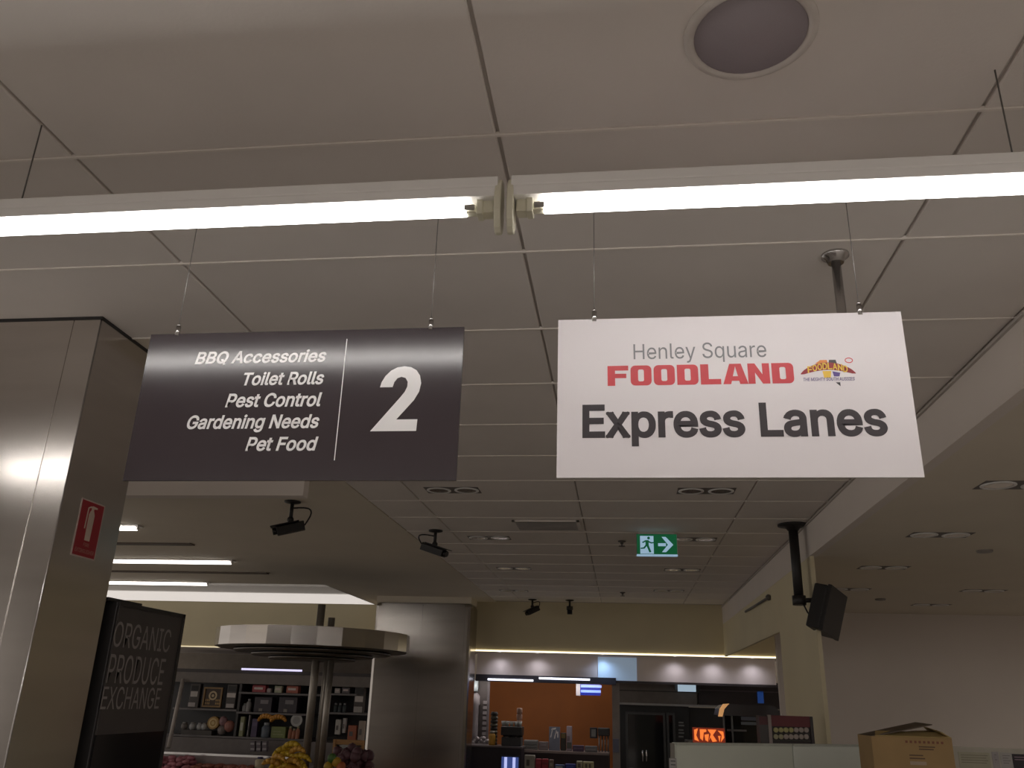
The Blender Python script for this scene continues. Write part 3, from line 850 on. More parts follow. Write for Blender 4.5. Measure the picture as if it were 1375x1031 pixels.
# sensors
for px, py, lb in ((835, 726, 'tiny ceiling sprinkler left of the exit sign'), (836, 795, 'tiny ceiling sprinkler beyond the exit sign, farther back')):
    p = at_z(px, py, H)
    t = thing('sprinkler', lb, 'sprinkler', (p.x, p.y, H - .05))
    MB().lathe((p.x, p.y, H), [(.035, 0), (.035, -.01), (.014, -.016), (.014, -.03)], n=14).build('collar', C(.12, .11, .1), t)
    MB().lathe((p.x, p.y, H), [(.03, -.045), (.03, -.050)], n=10).build('deflector', C(.12, .11, .1), t)
    MB().cyl((p.x, p.y, H - .03), (p.x, p.y, H - .046), .006, n=8).build('stem', C(.12, .11, .1), t)
for px, py, lb in ((1322, 739, 'small flush sensor disc in the lower ceiling, upper'), (1182, 804, 'small flush sensor disc in the lower ceiling, farther')):
    p = at_z(px, py, LZ)
    tag(MB().lathe((p.x, p.y, LZ), [(.055, 0), (.05, -.014), (.0, -.02)], n=16).build('ceiling_sensor', C(.3, .27, .25)), lb, 'sensor')

# exit sign
EY = 7.15
e0, e1 = at_y(855, 745, EY), at_y(909, 717, EY)
ex0, ex1, ez0, ez1 = e0.x, e1.x, e0.z, e1.z
t = thing('exit_sign', 'green lit exit sign with running figure and arrow', 'exit sign', ((ex0 + ex1) / 2, EY, ez0))
M['exgreen'] = mat('exit_green', (.005, .13, .045), .4, emit=(.002, .10, .035), estr=.55)
M['exwhite'] = mat('exit_white', (.6, .75, .85), .4, emit=(.33, .52, .72), estr=.62)
MB().box((ex0, EY, ez0), (ex1, EY + .05, ez1)).build('housing', C(.2, .25, .2), t)
xm = ex0 + (ex1 - ex0) * .47
MB().box((ex0 + .004, EY - .002, ez0 + .008), (ex1 - .004, EY, ez1 - .003)).build('face', M['exgreen'], t)
EW, EH = ex1 - ex0, ez1 - ez0
b = MB()
b.prism([(.09, .06), (.42, .06), (.42, .9), (.09, .9)], (ex0, EY - .002, ez0), X * EW, Z * EH, -Y, .001)
b.build('doorway', M['exwhite'], t)
b = MB()
R_ = lambda pts: b.prism(pts, (ex0, EY - .003, ez0), X * EW, Z * EH, -Y, .001)
n = 10
b.prism([(.30 + .035 * math.cos(2 * PI * k / n), .80 + .07 * math.sin(2 * PI * k / n)) for k in range(n)], (ex0, EY - .003, ez0), X * EW, Z * EH, -Y, .001)
R_([(.22, .70), (.30, .70), (.30, .45), (.22, .45)])
R_([(.22, .70), (.22, .62), (.16, .56), (.13, .60)])
R_([(.29, .68), (.29, .60), (.36, .54), (.43, .56), (.43, .61), (.36, .61)])
R_([(.22, .48), (.26, .45), (.20, .30), (.10, .28), (.10, .34), (.17, .36)])
R_([(.24, .46), (.30, .46), (.36, .14), (.31, .12)])
b.build('running_figure', M['exgreen'], t)
b = MB()
R_([(.53, .42), (.72, .42), (.72, .56), (.53, .56)])
b.prism([(.62, .86), (.72, .86), (.90, .49), (.72, .14), (.62, .14), (.77, .49)], (ex0, EY - .003, ez0), X * EW, Z * EH, -Y, .001)
b.build('arrow', M['exwhite'], t)
MB().box((ex0, EY - .004, ez0 - .004), (ex1, EY + .05, ez0 + .006)).build('lower_edge', M['exwhite'], t)
MB().box((ex1 - .004, EY - .004, ez0 + .006), (ex1, EY + .05, ez1)).build('side_edge', C(.5, .55, .5), t)
MB().box((ex0 + .02, EY + .015, ez1), (ex1 - .02, EY + .045, H)).build('bracket', M['panel'], t)


# security cameras
def cctv(base, body_a, body_b, rb, label, cable=1, drop=.13):
    """base: ceiling point; body axis from a (lens end) to b"""
    t = thing('security_camera', label, 'camera', base - Vector((0, 0, .25)), 'dark security cameras on ceiling brackets')
    MB().lathe(base, [(.062, 0), (.060, -.010), (.03, -.018)], n=18).build('base_plate', M['black'], t)
    mid_ = (body_a + body_b) / 2
    kn = Vector((base.x, base.y, base.z - drop))
    b = MB()
    b.cyl(base, kn, .014, n=10)
    b.blob(kn, .026, .026, .026)
    b.cyl(kn, mid_, .013, n=8)
    b.build('bracket', M['black'], t)
    d = (body_b - body_a).normalized()
    u = d.cross(Z).normalized()
    v = u.cross(d)
    b = MB()
    L = (body_b - body_a).length
    b.prism([(-rb, -rb), (rb, -rb), (rb, rb * .7), (rb * .6, rb), (-rb * .6, rb), (-rb, rb * .7)], body_a + d * .03, u, v, d, L - .03)
    hb = b.build('body', M['black'], t, bevel=.004)
    b = MB()
    b.prism([(-rb * 1.25, rb), (rb * 1.25, rb), (rb * 1.25, rb * 1.2), (-rb * 1.25, rb * 1.2)], body_a - d * .01, u, v, d, L * .9)
    b.build('sun_shield', M['black'], hb)
    MB().cyl(body_a, body_a + d * .035, rb * .75, n=14).build('lens', M['blackgloss'], hb)
    if cable:
        pts = []
        for k in range(9):
            q = k / 8
            pts.append(base + Vector((0, .01, -.05)) * (1 - q) * 1.0 + (body_b - base + Vector((0, 0, 0))) * q + Vector((cable * .09 * math.sin(PI * q), 0, .05 * math.sin(PI * q))))
        MB().tube(pts, .006, n=6).build('cable', M['black'], t)
    return t


pb = at_z(393, 673, H)
cctv(pb, at_y(366, 714, pb.y - .02), at_y(409, 705, pb.y + .05), .034, 'dark security camera under the aisle 2 sign, nearest of four', 1, .14)
pb = at_z(585, 712, H)
cctv(pb, at_y(600, 744, pb.y - .05), at_y(568, 733, pb.y + .05), .034, 'dark security camera tilted down to the right, second nearest', -1, .12)
pb = at_y(715, 804, 12.35)
pb.z = H
cctv(pb, at_y(706, 824, pb.y - .05), at_y(723, 816, pb.y + .05), .036, 'small far security camera tilted down to the left', .6, .10)
pb = at_y(765, 806, 12.35)
pb.z = H
cctv(pb, at_y(765, 822, pb.y - .16), at_y(765, 817, pb.y + .06), .036, 'small far security camera seen end on', 0, .10)

# hanging monitor on black pole
MX, MY = 1.335, 6.8
t = thing('hanging_monitor', 'black monitor tilted on a black ceiling pole', 'monitor', (MX, MY, 2.1))
MB().lathe((MX, MY, H), [(.115, 0), (.115, -.014), (.06, -.022), (.04, -.05)], n=24).build('ceiling_plate', M['black'], t)
MB().cyl((MX, MY, 2.36), (MX, MY, H - .02), .036, n=16).build('pole', M['black'], t)
b = MB()
b.cyl((MX, MY, 2.33), (MX, MY, 2.40), .050, n=14)
b.cyl((MX, MY, 2.365), (MX + .14, MY, 2.37), .018, n=10)
b.build('elbow_bracket', M['black'], t)
rot = Matrix.Rotation(math.radians(17), 3, 'Y') @ Matrix.Rotation(math.radians(-32), 3, 'Z')
c0 = Vector((1.545, 6.8, 2.285))


def rb_(a, bb):
    q = MB().box(a, bb)
    q.v = [rot @ p + c0 for p in q.v]
    return q


rb_((-.085, -.17, -.165), (.02, .17, .165)).build('housing', M['black'], t, bevel=.012)
rb_((.02, -.175, -.172), (.048, .175, .172)).build('screen', M['black'], t, bevel=.004)
for k in range(4):
    rb_((-.092, -.12, .02 + k * .03), (-.084, .12, .034 + k * .03)).build('cooling_fin', M['black'], t)
rb_((-.11, -.06, -.05), (-.084, .06, .0)).build('mount_plate', M['black'], t)
pts = [Vector((MX + .02, MY - .03, 2.34)), Vector((MX + .05, MY - .03, 2.27)), Vector((MX + .1, MY - .03, 2.23)), Vector((MX + .13, MY - .03, 2.26))]
MB().tube(pts, .006, n=6).build('cable', M['black'], t)
# thin rod jutting from the bulkhead side
ra, rb2 = at_x(1032, 802, BX - .02), at_x(1001, 821, BX - .02)
b = MB().cyl(ra, rb2, .012, n=8)
b.blob(ra, .03, .03, .03)
b.cyl(ra, ra + X * .03, .012, n=8)
tag(b.build('wall_rod', M['darkwire']), 'thin dark rod jutting out along the wall left of the monitor', 'rod')

# lit linear lamps in the left ceiling
for xa, xb_, yv, lb in (((-6.0), -4.27, 8.98, 'longest lit strip lamp in the left ceiling, middle of three'),
                        (-7.1, -5.5, 11.0 - .06, 'lit strip lamp in the left ceiling, farthest and lowest of three'),
                        (-6.4, -4.15, 5.9, 'lit strip lamp mirrored in the far steel column, hidden behind the near one'),
                        (-5.6, -4.25, 7.0, 'lit strip lamp beside the steel column, nearest of three')):
    t = thing('strip_lamp', lb, 'strip light', ((xa + xb_) / 2, yv, H - .03), 'lit strip lamps in the left ceiling')
    MB().box((xa - .03, yv - .05, H - .012), (xb_ + .03, yv + .05, H)).build('tray', M['white'], t)
    MB().cyl((xa, yv, H - .028), (xb_, yv, H - .028), .018, n=12).build('tube', M['cove'] if yv > 6.5 else M['tube'], t)
    for xe in (xa, xb_):
        MB().box((xe - .012, yv - .015, H - .04), (xe + .012, yv + .015, H - .01)).build('lamp_holder', M['white'], t)
for xa, xb_, yv in ((-6.0, -4.2, 7.93), (-7.0, -4.25, 9.95)):
    MB().box((xa, yv - .05, H - .012), (xb_, yv + .05, H)).build('track_slot', C(.10, .07, .05), ceil)

# ================================================================== NEAR STEEL COLUMN
CX, CY0, CY1 = -1.985, 2.765, 3.15
t = thing('steel_column', 'large brushed steel clad column at the left edge', 'column', (CX - .35, 2.95, 0))
MB().box((CX - .75, CY0 + .003, 0), (CX - .002, CY1, H - .012)).build('core', M['steel'], t, bevel=.004)
xs = [CX - .75, CX - .115, CX]
MB().box((CX - .75, CY0, 0), (CX - .1165, CY0 + .006, H - .012)).build('front_sheet', M['steel'], t, bevel=.0015)
MB().box((CX - .1135, CY0, 0), (CX, CY0 + .006, H - .012)).build('front_sheet', M['steel'], t, bevel=.0015)
MB().box((CX - .006, CY0 + .002, 0), (CX, CY1 - .002, H - .012)).build('side_sheet', M['steel'], t, bevel=.0015)
b = MB()
b.cyl((CX - .001, CY0 + .001, 0), (CX - .001, CY0 + .001, H - .012), .003, n=8)
b.build('corner_bead', M['chrome'], t)
MB().box((CX - .752, CY0 - .003, H - .012), (CX + .003, CY1 + .003, H)).build('shadow_cap', M['black'], t)
# extinguisher sign on its side
sy0, sy1, sz0, sz1 = 2.873, 3.02, CAM_Z + .444, CAM_Z + .655
t = thing('extinguisher_sign', 'small red fire extinguisher sign on the steel column', 'sign', (CX + .002, (sy0 + sy1) / 2, sz0))
MB().box((CX, sy0, sz0), (CX + .002, sy1, sz1)).build('plate', C(.5, .40, .36), t)
MB().box((CX + .002, sy0 + .005, sz0 + .005), (CX + .0026, sy1 - .005, sz1 - .005)).build('red_field', M['red'], t)
sw, sh = sy1 - sy0, sz1 - sz0
b = MB()
cream = C(.55, .44, .36)
PX = CX + .0026
body = [(.40, .30), (.62, .30), (.63, .76), (.585, .82), (.56, .84), (.56, .87), (.70, .88), (.70, .91), (.5, .92), (.44, .90), (.46, .86), (.46, .84), (.43, .82), (.39, .76)]
b.prism(body, (PX, sy0, sz0), Y * sw, Z * sh, X, .0006)
b.prism([(.35, .86), (.44, .88), (.43, .91), (.31, .87), (.29, .5), (.34, .5)], (PX, sy0, sz0), Y * sw, Z * sh, X, .0006)
b.build('extinguisher_shape', cream, t)
letters(t, C(.42, .2, .17), 'FIRE', (PX, sy0 + .40 * sw, sz0 + .20 * sh), Y, Z, X, .24 * sw, .06 * sh, .01)
letters(t, C(.42, .2, .17), 'EXTINGUISHER', (PX, sy0 + .1 * sw, sz0 + .08 * sh), Y, Z, X, .8 * sw, .07 * sh, .01)

# ================================================================== PRODUCE CABINET WITH BOARD
BXX = -1.96
bt, bbz = CAM_Z + .314, CAM_Z - .172
t = thing('produce_cabinet', 'black cabinet with grey Organic Produce Exchange side board', 'cabinet', (BXX - .4, 3.47, 0))
MB().box((BXX - .85, 3.2, 0), (BXX - .006, 3.735, bt)).build('body', M['black'], t, bevel=.004)
MB().box((BXX - .006, 3.21, bbz), (BXX, 3.715, bt - .016)).build('sign_board', C(.052, .044, .042, .45), t)
MB().box((BXX - .006, 3.2, bt - .016), (BXX + .004, 3.735, bt)).build('frame_rail', M['black'], t)
MB().box((BXX - .006, 3.715, 0), (BXX + .004, 3.735, bt)).build('frame_post', M['black'], t)
MB().box((BXX - .006, 3.21, 0), (BXX + .0, 3.715, bbz)).build('lower_panel', M['blackgloss'], t)
MB().box((BXX - .30, 3.155, bt), (BXX - .02, 3.40, bt + .012)).build('top_plate', M['black'], t)
grey = C(.24, .215, .205, .5)
for body, bl, br, tp in (('ORGANIC', (150, 868), (226, 876), (153, 832)), ('PRODUCE', (142, 915), (217, 922), (148, 876)), ('EXCHANGE', (134, 951), (212, 953), (140, 920))):
    a, c, tt = at_x(*bl, BXX), at_x(*br, BXX), at_x(*tp, BXX)
    zb = (a.z + c.z) / 2
    letters(t, grey, body, (BXX, a.y, zb), Y, Z, X, c.y - a.y, tt.z - zb - .003, .0, 0)

# ================================================================== FAR STEEL COLUMN
CY = 12.2
cxa, cxb = at_y(497, 900, CY).x, at_y(631, 870, CY).x
t = thing('steel_column', 'far brushed steel column between the deli and the kitchen', 'column', ((cxa + cxb) / 2, 12.45, 0))
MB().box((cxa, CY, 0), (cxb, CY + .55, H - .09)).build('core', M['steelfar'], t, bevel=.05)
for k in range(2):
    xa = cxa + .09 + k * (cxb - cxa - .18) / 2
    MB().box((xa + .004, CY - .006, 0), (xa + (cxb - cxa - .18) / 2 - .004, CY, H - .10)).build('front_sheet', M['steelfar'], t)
MB().box((cxa + .01, CY + .01, H - .09), (cxb - .01, CY + .5, H)).build('neck', M['plaster'], t)

# ================================================================== ROUND CANOPY
KX, KY, KR = -3.59, 10.0, 1.11
kz0, kz1 = CAM_Z + .472, CAM_Z + .665
t = thing('round_canopy', 'round steel canopy ring on poles over the produce stand', 'canopy', (KX, KY, .621))
b = MB()
b.lathe((KX, KY, 0), [(KR, kz0), (KR, kz1), (KR - .02, kz1), (KR - .02, kz0)], n=26, smooth=False)
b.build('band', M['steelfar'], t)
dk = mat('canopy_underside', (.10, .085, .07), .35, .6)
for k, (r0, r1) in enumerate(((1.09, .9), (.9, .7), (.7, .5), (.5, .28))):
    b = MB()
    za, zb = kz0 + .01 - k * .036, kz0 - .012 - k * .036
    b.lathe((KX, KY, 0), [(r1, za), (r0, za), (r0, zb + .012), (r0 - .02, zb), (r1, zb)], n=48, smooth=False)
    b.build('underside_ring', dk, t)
for px, top, r, yv in ((432, .985, .045, 9.98), (447, .84, .04, 10.02), (452, .60, .036, 9.75)):
    p = at_y(px, 815, yv)
    MB().cyl((p.x, yv, .621), (p.x, yv, CAM_Z + top), r, n=14).build('pole', C(.30, .27, .235, .35, .6), t)

# produce stand below
t = thing('produce_stand', 'low produce stand under the round canopy', 'stand', (-3.6, 10.0, 0))
MB().box((-4.5, 9.2, .12), (-2.75, 10.75, .62)).build('bin', M['wood'], t, bevel=.02)
MB().box((-4.4, 9.3, 0), (-2.85, 10.65, .12)).build('plinth', M['black'], t)


def banana(c, ang, lean, scale=1.0):
    pts = []
    for k in range(6):
        a = -0.9 + 1.8 * k / 5
        pts.append((math.sin(a) * .10, (math.cos(a) - 1) * .10))
    b = MB()
    rr = [.008, .018, .021, .021, .017, .007]
    ca, sa = math.cos(ang), math.sin(ang)
    P = [Vector((c.x + p[0] * ca * scale, c.y + p[0] * sa * scale, c.z + (p[1] + .04) * scale + lean * p[0])) for p in pts]
    for i in range(5):
        b.cyl(P[i], P[i + 1], rr[i] * scale, rr[i + 1] * scale, n=8)
    return b


ban = C(.55, .36, .02, .5)
ban2 = C(.48, .25, .03, .5)
k = 0
for px, py in ((372, 1023), (386, 1020), (381, 1012), (398, 1013), (392, 1006), (376, 1030), (392, 1028), (404, 1022), (400, 1030), (366, 1030), (382, 1036), (405, 1037)):
    p = at_y(px, py, 9.35 + .03 * (k % 3))
    sc_ = 1.45
    o = banana(p, random.uniform(-.6, .6), random.uniform(-.3, .3), sc_).build('banana', ban if k % 3 else ban2)
    tag(o, 'yellow banana in the heap left of the canopy poles', 'banana', 'bananas heaped left of the canopy poles')
    k += 1
b = MB()
p = at_y(385, 1040, 9.4)
b.blob((p.x, 9.45, .62), .34, .22, p.z - .62 + .12, n=14, jit=.05)
for q in b.v:
    q.z = max(q.z, .622)
o = b.build('fruit_heap', ban2)
o['kind'] = 'stuff'
tag(o, 'yellow fruit heap under the bananas on the produce stand', 'fruit')
b = MB()
for i in range(60):
    px = random.uniform(450, 497)
    py = random.uniform(1003 + abs(px - 470) * .3, 1045)
    p = at_y(px, py, 9.9 + random.uniform(-.2, .2))
    b.blob(p, .06, .06, .055, n=7, jit=.1)
b.blob((-3.2, 9.95, .6), .28, .2, .22, n=12)
for q in b.v:
    q.z = max(q.z, .622)
o = b.build('onion_heap', C(.13, .06, .075, .5))
o['kind'] = 'stuff'
tag(o, 'heap of dark purple onions right of the canopy poles', 'onions')
for px, py, col_ in ((452, 1023, (.5, .3, .03)), (441, 1029, (.45, .28, .02)), (458, 1029, (.45, .12, .04)), (446, 1018, (.06, .14, .03))):
    p = at_y(px, py, 9.5)
    lb = {(.5, .3, .03): 'yellow round fruit in front of the onions, upper', (.45, .28, .02): 'yellow round fruit at the foot of the poles', (.45, .12, .04): 'orange red fruit in front of the onions', (.06, .14, .03): 'green fruit right behind the canopy pole foot'}[col_]
    tag(MB().blob(p, .052, .052, .05, n=12).build('fruit', C(*col_)), lb, 'fruit')

# ================================================================== DELI SHELVES
DY = 14.75


def dx(px, py=950, yv=DY):
    return at_y(px, py, yv).x


def dz(px, py, yv=DY):
    return at_y(px, py, yv).z


t = thing('deli_cabinet', 'long open deli cabinet with dark shelves at the back left', 'cabinet', (-5.9, 15.0, 0))
xa, xb_ = dx(228), dx(497)
MB().box((xa - .6, DY + .55, 0), (xb_, DY + .62, dz(300, 902))).build('back_panel', C(.022, .02, .022), t)
MB().box((xa - .6, DY - .05, dz(300, 917)), (xb_, DY + .6, dz(300, 902))).build('canopy_box', C(.17, .145, .13), t)
MB().box((xa - .6, DY - .06, dz(300, 903.5)), (xb_, DY + .6, dz(300, 899))).build('top_rail', C(.05, .04, .04), t)
MB().box((dx(320), DY - .085, dz(360, 900.5)), (dx(402), DY - .062, dz(360, 898))).build('lamp_strip', mat('lit_violet_tube', (.8, .8, .9), .4, emit=(.72, .68, 1), estr=1.0), t)
for (x_a, x_b, py) in ((232, 318, 951), (318, 440, 930.5), (318, 420, 957), (440, 477, 931), (440, 497, 957), (228, 420, 989)):
    zz = dz((x_a + x_b) / 2, py)
    MB().box((dx(x_a), DY, zz - .03), (dx(x_b), DY + .55, zz)).build('shelf', C(.13, .115, .115, .4), t)
MB().box((xa - .6, DY - .1, .0), (xb_, DY + .6, dz(300, 991))).build('lower_body', C(.14, .12, .115), t)
for px in (319, 440):
    MB().box((dx(px) - .02, DY + .02, dz(px, 990)), (dx(px) + .02, DY + .55, dz(px, 917))).build('upright', C(.05, .045, .045), t)
a, c = at_y(246, 912, DY - .12), at_y(226, 1004, DY - .45)
MB().cyl(a, c, .035, n=10).build('side_post', C(.42, .38, .35), t)
a, c = at_y(218, 1010, 13.9), at_y(415, 1016, 13.9)
MB().box((a.x, 13.9, a.z - .02), (c.x, 13.94, a.z + .012)).build('front_rail', M['chrome'], t)
MB().box((a.x, 13.92, 0), (c.x, 14.68, a.z - .12)).build('cooler_well', C(.2, .17, .17), t)
MB().box((a.x, 13.9, 0), (c.x, 13.92, a.z - .02)).build('cooler_front', C(.25, .21, .21), t)
b = MB()
for i in range(90):
    px = random.uniform(216, 262)
    p = at_y(px, 1021, 13.8)
    b.blob((p.x, random.uniform(13.62, 13.85), a.z - .14 + random.uniform(-.09, .09)), .07, .05, .035, n=6, jit=.15)
o = b.build('meat_packs', C(.34, .12, .15))
o['kind'] = 'stuff'
tag(o, 'pile of pink meat packs along the deli front', 'meat')
b = MB()
for i in range(110):
    px = random.uniform(262, 345)
    p = at_y(px, 1024, 13.8)
    b.blob((p.x, random.uniform(13.62, 13.85), a.z - .19 + random.uniform(-.05, .05)), .08, .05, .03, n=6, jit=.15)
o = b.build('sausage_pile', C(.22, .07, .045))
o['kind'] = 'stuff'
tag(o, 'pile of red brown sausages right of the pink meat', 'sausages')
MB().box((a.x - .1, 13.55, 0), (c.x, 13.88, a.z - .27)).build('display_ledge', C(.14, .12, .12), t)


SNAP = [dz(275, 951), dz(379, 930.5), dz(369, 957), dz(458, 931), dz(468, 957), dz(324, 989)]


def snap(z, yv):
    if 14.6 < yv < 15:
        return min([(abs(z - q), q) for q in SNAP])[1] + .001 if min(abs(z - q) for q in SNAP) < .06 else z
    if 13.65 < yv < 14.05 and abs(z - at_y(760, 1009, 13.6).z) < .08:
        return at_y(760, 1009, 13.6).z + .001
    return z


def carton(px0, px1, py0, py1, yv, col_, name, label, cat, lab=None, group=None):
    """a standing pack whose front shows px0..px1, py0(top)..py1(bottom) at depth yv"""
    a_, c_ = at_y(px0, py1, yv), at_y(px1, py0, yv)
    a_.z = snap(a_.z, yv)
    t_ = thing(name, label, cat, ((a_.x + c_.x) / 2, yv + .06, a_.z), group)
    w_, h_ = c_.x - a_.x, c_.z - a_.z
    MB().box((a_.x, yv, a_.z), (c_.x, yv + min(.2, max(.08, w_ * .6)), c_.z)).build('body', C(*col_), t_, bevel=.008)
    if lab:
        for (u0, u1, v0, v1, lc) in lab:
            MB().box((a_.x + u0 * w_, yv - .004, a_.z + v0 * h_), (a_.x + u1 * w_, yv, a_.z + v1 * h_)).build('label_patch', C(*lc), t_)
    return t_


def jar(px, py0, py1, r_px, yv, col_, capc, name, label, cat, group=None):
    a_ = at_y(px, py1, yv)
    a_.z = snap(a_.z, yv)
    h_ = at_y(px, py0, yv).z - a_.z
    r = r_px / F_PX * yv
    t_ = thing(name, label, cat, (a_.x, yv, a_.z), group)
    MB().lathe((a_.x, yv, a_.z), [(r * .9, 0), (r, h_ * .06), (r, h_ * .68), (r * .55, h_ * .82)], n=14).build('body', C(*col_), t_)
    MB().lathe((a_.x, yv, a_.z), [(r * .6, h_ * .82), (r * .6, h_), (0, h_)], n=12).build('cap', C(*capc), t_)
    return t_


YD = DY + .06
wl = (.55, .5, .47)
pale2 = [(.15, .85, .52, .72, wl), (.1, .9, .12, .26, (.4, .36, .35))]
dkc = (.075, .062, .058)
g = 'grey display packs with white labels'
carton(252, 270, 918, 950, YD, dkc, 'display_pack', 'grey pack with white labels left of the gold frame', 'pack', [(.1, .8, .72, .92, (.015, .012, .012)), (.1, .8, .46, .68, wl), (.0, .7, .05, .22, (.42, .38, .37))], g)
carton(302, 319, 919, 950, YD, dkc, 'display_pack', 'grey pack with white labels right of the gold frame', 'pack', [(.08, .92, .70, .94, (.015, .012, .012)), (.05, .95, .46, .64, wl), (.1, .9, .04, .2, (.42, .38, .37))], g)
carton(474, 490, 922, 957, YD, dkc, 'display_pack', 'grey pack with white labels right of the canopy poles', 'pack', [(.08, .92, .70, .94, (.015, .012, .012)), (.08, .92, .42, .64, wl), (.05, .9, .02, .24, (.38, .35, .33))], g)
# gold picture
a_, c_ = at_y(271, 949, YD), at_y(300, 923, YD)
t = thing('framed_picture', 'gold framed picture with a round motif on the deli shelf', 'picture', ((a_.x + c_.x) / 2, YD, a_.z))
MB().box((a_.x, YD + .005, a_.z), (c_.x, YD + .03, c_.z)).build('backing', C(.05, .025, .012), t)
b = MB()
w_, h_ = c_.x - a_.x, c_.z - a_.z
sq = lambda m_: [(m_ * w_, m_ * h_), ((1 - m_) * w_, m_ * h_), ((1 - m_) * w_, (1 - m_) * h_), (m_ * w_, (1 - m_) * h_)]
b.ring(sq(0), sq(.08), (a_.x, YD + .005, a_.z), X, Z, -Y, .02)
b.build('frame', C(.26, .15, .05), t)
b = MB()
ci = lambda r: [(.5 * w_ + r * w_ * math.cos(2 * PI * k / 16), .58 * h_ + r * w_ * math.sin(2 * PI * k / 16)) for k in range(16)]
b.ring(ci(.22), ci(.14), (a_.x, YD + .005, a_.z), X, Z, -Y, .006)
b.prism(ci(.07), (a_.x, YD + .005, a_.z), X, Z, -Y, .006)
b.build('round_motif', C(.55, .42, .25), t)
b = MB()
for i in range(9):
    for j in range(2):
        x_ = .14 + .09 * i
        if abs(x_ - .5) > .12:
            b.box((a_.x + x_ * w_, YD - .001, a_.z + (.14 + .16 * j) * h_), (a_.x + (x_ + .055) * w_, YD + .005, a_.z + (.24 + .16 * j) * h_))
b.build('dots', C(.42, .26, .09), t)

# top shelf packs
for px0, px1, py0, col_, lb in ((338, 357, 920, (.38, .06, .07), 'red pack with pale band on the top deli shelf, leftmost'), (358, 364, 924, (.5, .4, .4), 'small pale pack between the red and the green white packs'),
                                (368, 379, 921, (.42, .42, .30), 'pale green white pack on the top deli shelf'), (384, 401, 921, (.42, .12, .08), 'orange red pack on the top deli shelf left of the poles'),
                                (449, 457, 924, (.42, .38, .36), 'pale pack on the top shelf right of the poles'), (459, 470, 923, (.12, .1, .11), 'dark pack on the top shelf right of the poles')):
    carton(px0, px1, py0, 930, YD, col_, 'food_pack', lb, 'pack', [(.15, .8, .4, .7, (.6, .5, .47))], 'packs on the top deli shelf')
for px0, px1, lb in ((340, 366, 'dark purple pack with grey label under the red packs'), (373, 400, 'dark purple pack with grey label nearer the poles')):
    carton(px0, px1, 936, 956, YD, (.035, .026, .036), 'dark_pack', lb, 'pack', [(.35, .8, .55, .8, (.2, .18, .19)), (.3, .5, .05, .25, (.2, .18, .16))], 'dark packs on the middle deli shelf')
for px, lb in ((328, 'small dark bottle with grey body beside the dark packs, left'), (333, 'tallest small bottle beside the dark packs')):
    jar(px, 938 if px == 333 else 944, 956, 3.2, YD + .03, (.3, .29, .29), (.3, .3, .3), 'bottle', lb, 'bottle', 'small bottles on the middle deli shelf')
for px, lb in ((450, 'dark green bottle right of the poles, left of three'), (456, 'dark green bottle right of the poles, middle of three'), (462, 'dark green bottle right of the poles, right of three')):
    jar(px, 944, 957, 2.6, YD + .03, (.03, .04, .045), (.3, .3, .32), 'bottle', lb, 'bottle', 'dark bottles right of the poles')
# lower shelf
YL = DY + .02
for i, px in enumerate((247, 258, 268, 274)):
    p0 = at_y(px, 980, YL + .06)
    p0.z = snap(at_y(262, 980, YL).z, 0)
    r = 4.2 / F_PX * 15
    lb = ('leftmost and darkest round jar on the lower deli shelf', 'second round pale jar on the lower deli shelf', 'third round pale jar on the lower deli shelf', 'rightmost pale jar beside the cheese wheel')[i]
    t = thing('round_jar', lb, 'jar', p0 - Vector((0, 0, .02)), 'round jars on the lower deli shelf')
    MB().lathe(p0, [(r * .6, 0), (r, r * .5), (r, r * 1.3), (r * .7, r * 1.8)], n=14).build('body', C(*((.16, .14, .13) if i == 0 else (.40, .40, .40))), t)
    MB().lathe(p0, [(r * .72, r * 1.8), (r * .72, r * 2.1), (0, r * 2.15)], n=12).build('lid', C(.25, .24, .23), t)
p0 = at_y(262, 989, YL)
b = MB().box((at_y(243, 988, YL).x, YL - .02, SNAP[5] + .001), (at_y(284, 988, YL).x, YL + .2, at_y(262, 980, YL).z))
tag(b.build('tray', C(.05, .04, .035)), 'low dark tray under the round jars', 'tray')
# cheese wheel standing up
p = at_y(286, 970.5, YL)
t = thing('cheese_wheel', 'golden cheese wheel with ringed face on the lower shelf', 'cheese', p - Vector((0, 0, .11)))
r = 7.6 / F_PX * 15
MB().cyl(p, p + Y * .12, r, n=24).build('wheel', C(.38, .22, .06), t)
b = MB()
ci = lambda r: [(r * math.cos(2 * PI * k / 18), r * math.sin(2 * PI * k / 18)) for k in range(18)]
b.ring(ci(r * .75), ci(r * .5), p, X, Z, -Y, .004)
b.prism(ci(r * .28), p, X, Z, -Y, .004)
b.build('ring_label', C(.6, .45, .2), t)
for px, py, r_, col_, lb in ((300, 968, 6, (.3, .17, .18), 'pinkish round cured ham beside the cheese wheel, upper'), (308, 975, 7, (.33, .14, .11), 'reddish cured ham beside the cheese wheel, lower'), (298, 980, 6, (.2, .17, .16), 'greyish round loaf below the pinkish ham')):
    p = at_y(px, py, YL + .05)
    r = r_ / F_PX * 15
    b = MB().blob(p, r, r * .8, r, n=12, jit=.04)
    b.cyl(p - Y * (r * .84), p - Y * (r * .7), r * .3, n=10)
    tag(b.build('cured_ham', C(*col_)), lb, 'ham', 'round hams on the lower deli shelf')
carton(320, 329, 962, 988, YL, (.25, .26, .14), 'tall_pack', 'tall pale green pack leaning on the purple box', 'pack', [(.2, .8, .3, .7, (.5, .5, .42))])
carton(331, 336, 960, 988, YL, (.4, .38, .38), 'tall_pack', 'narrow white pack left of the purple box', 'pack', [(.2, .8, .3, .5, (.1, .1, .1))])
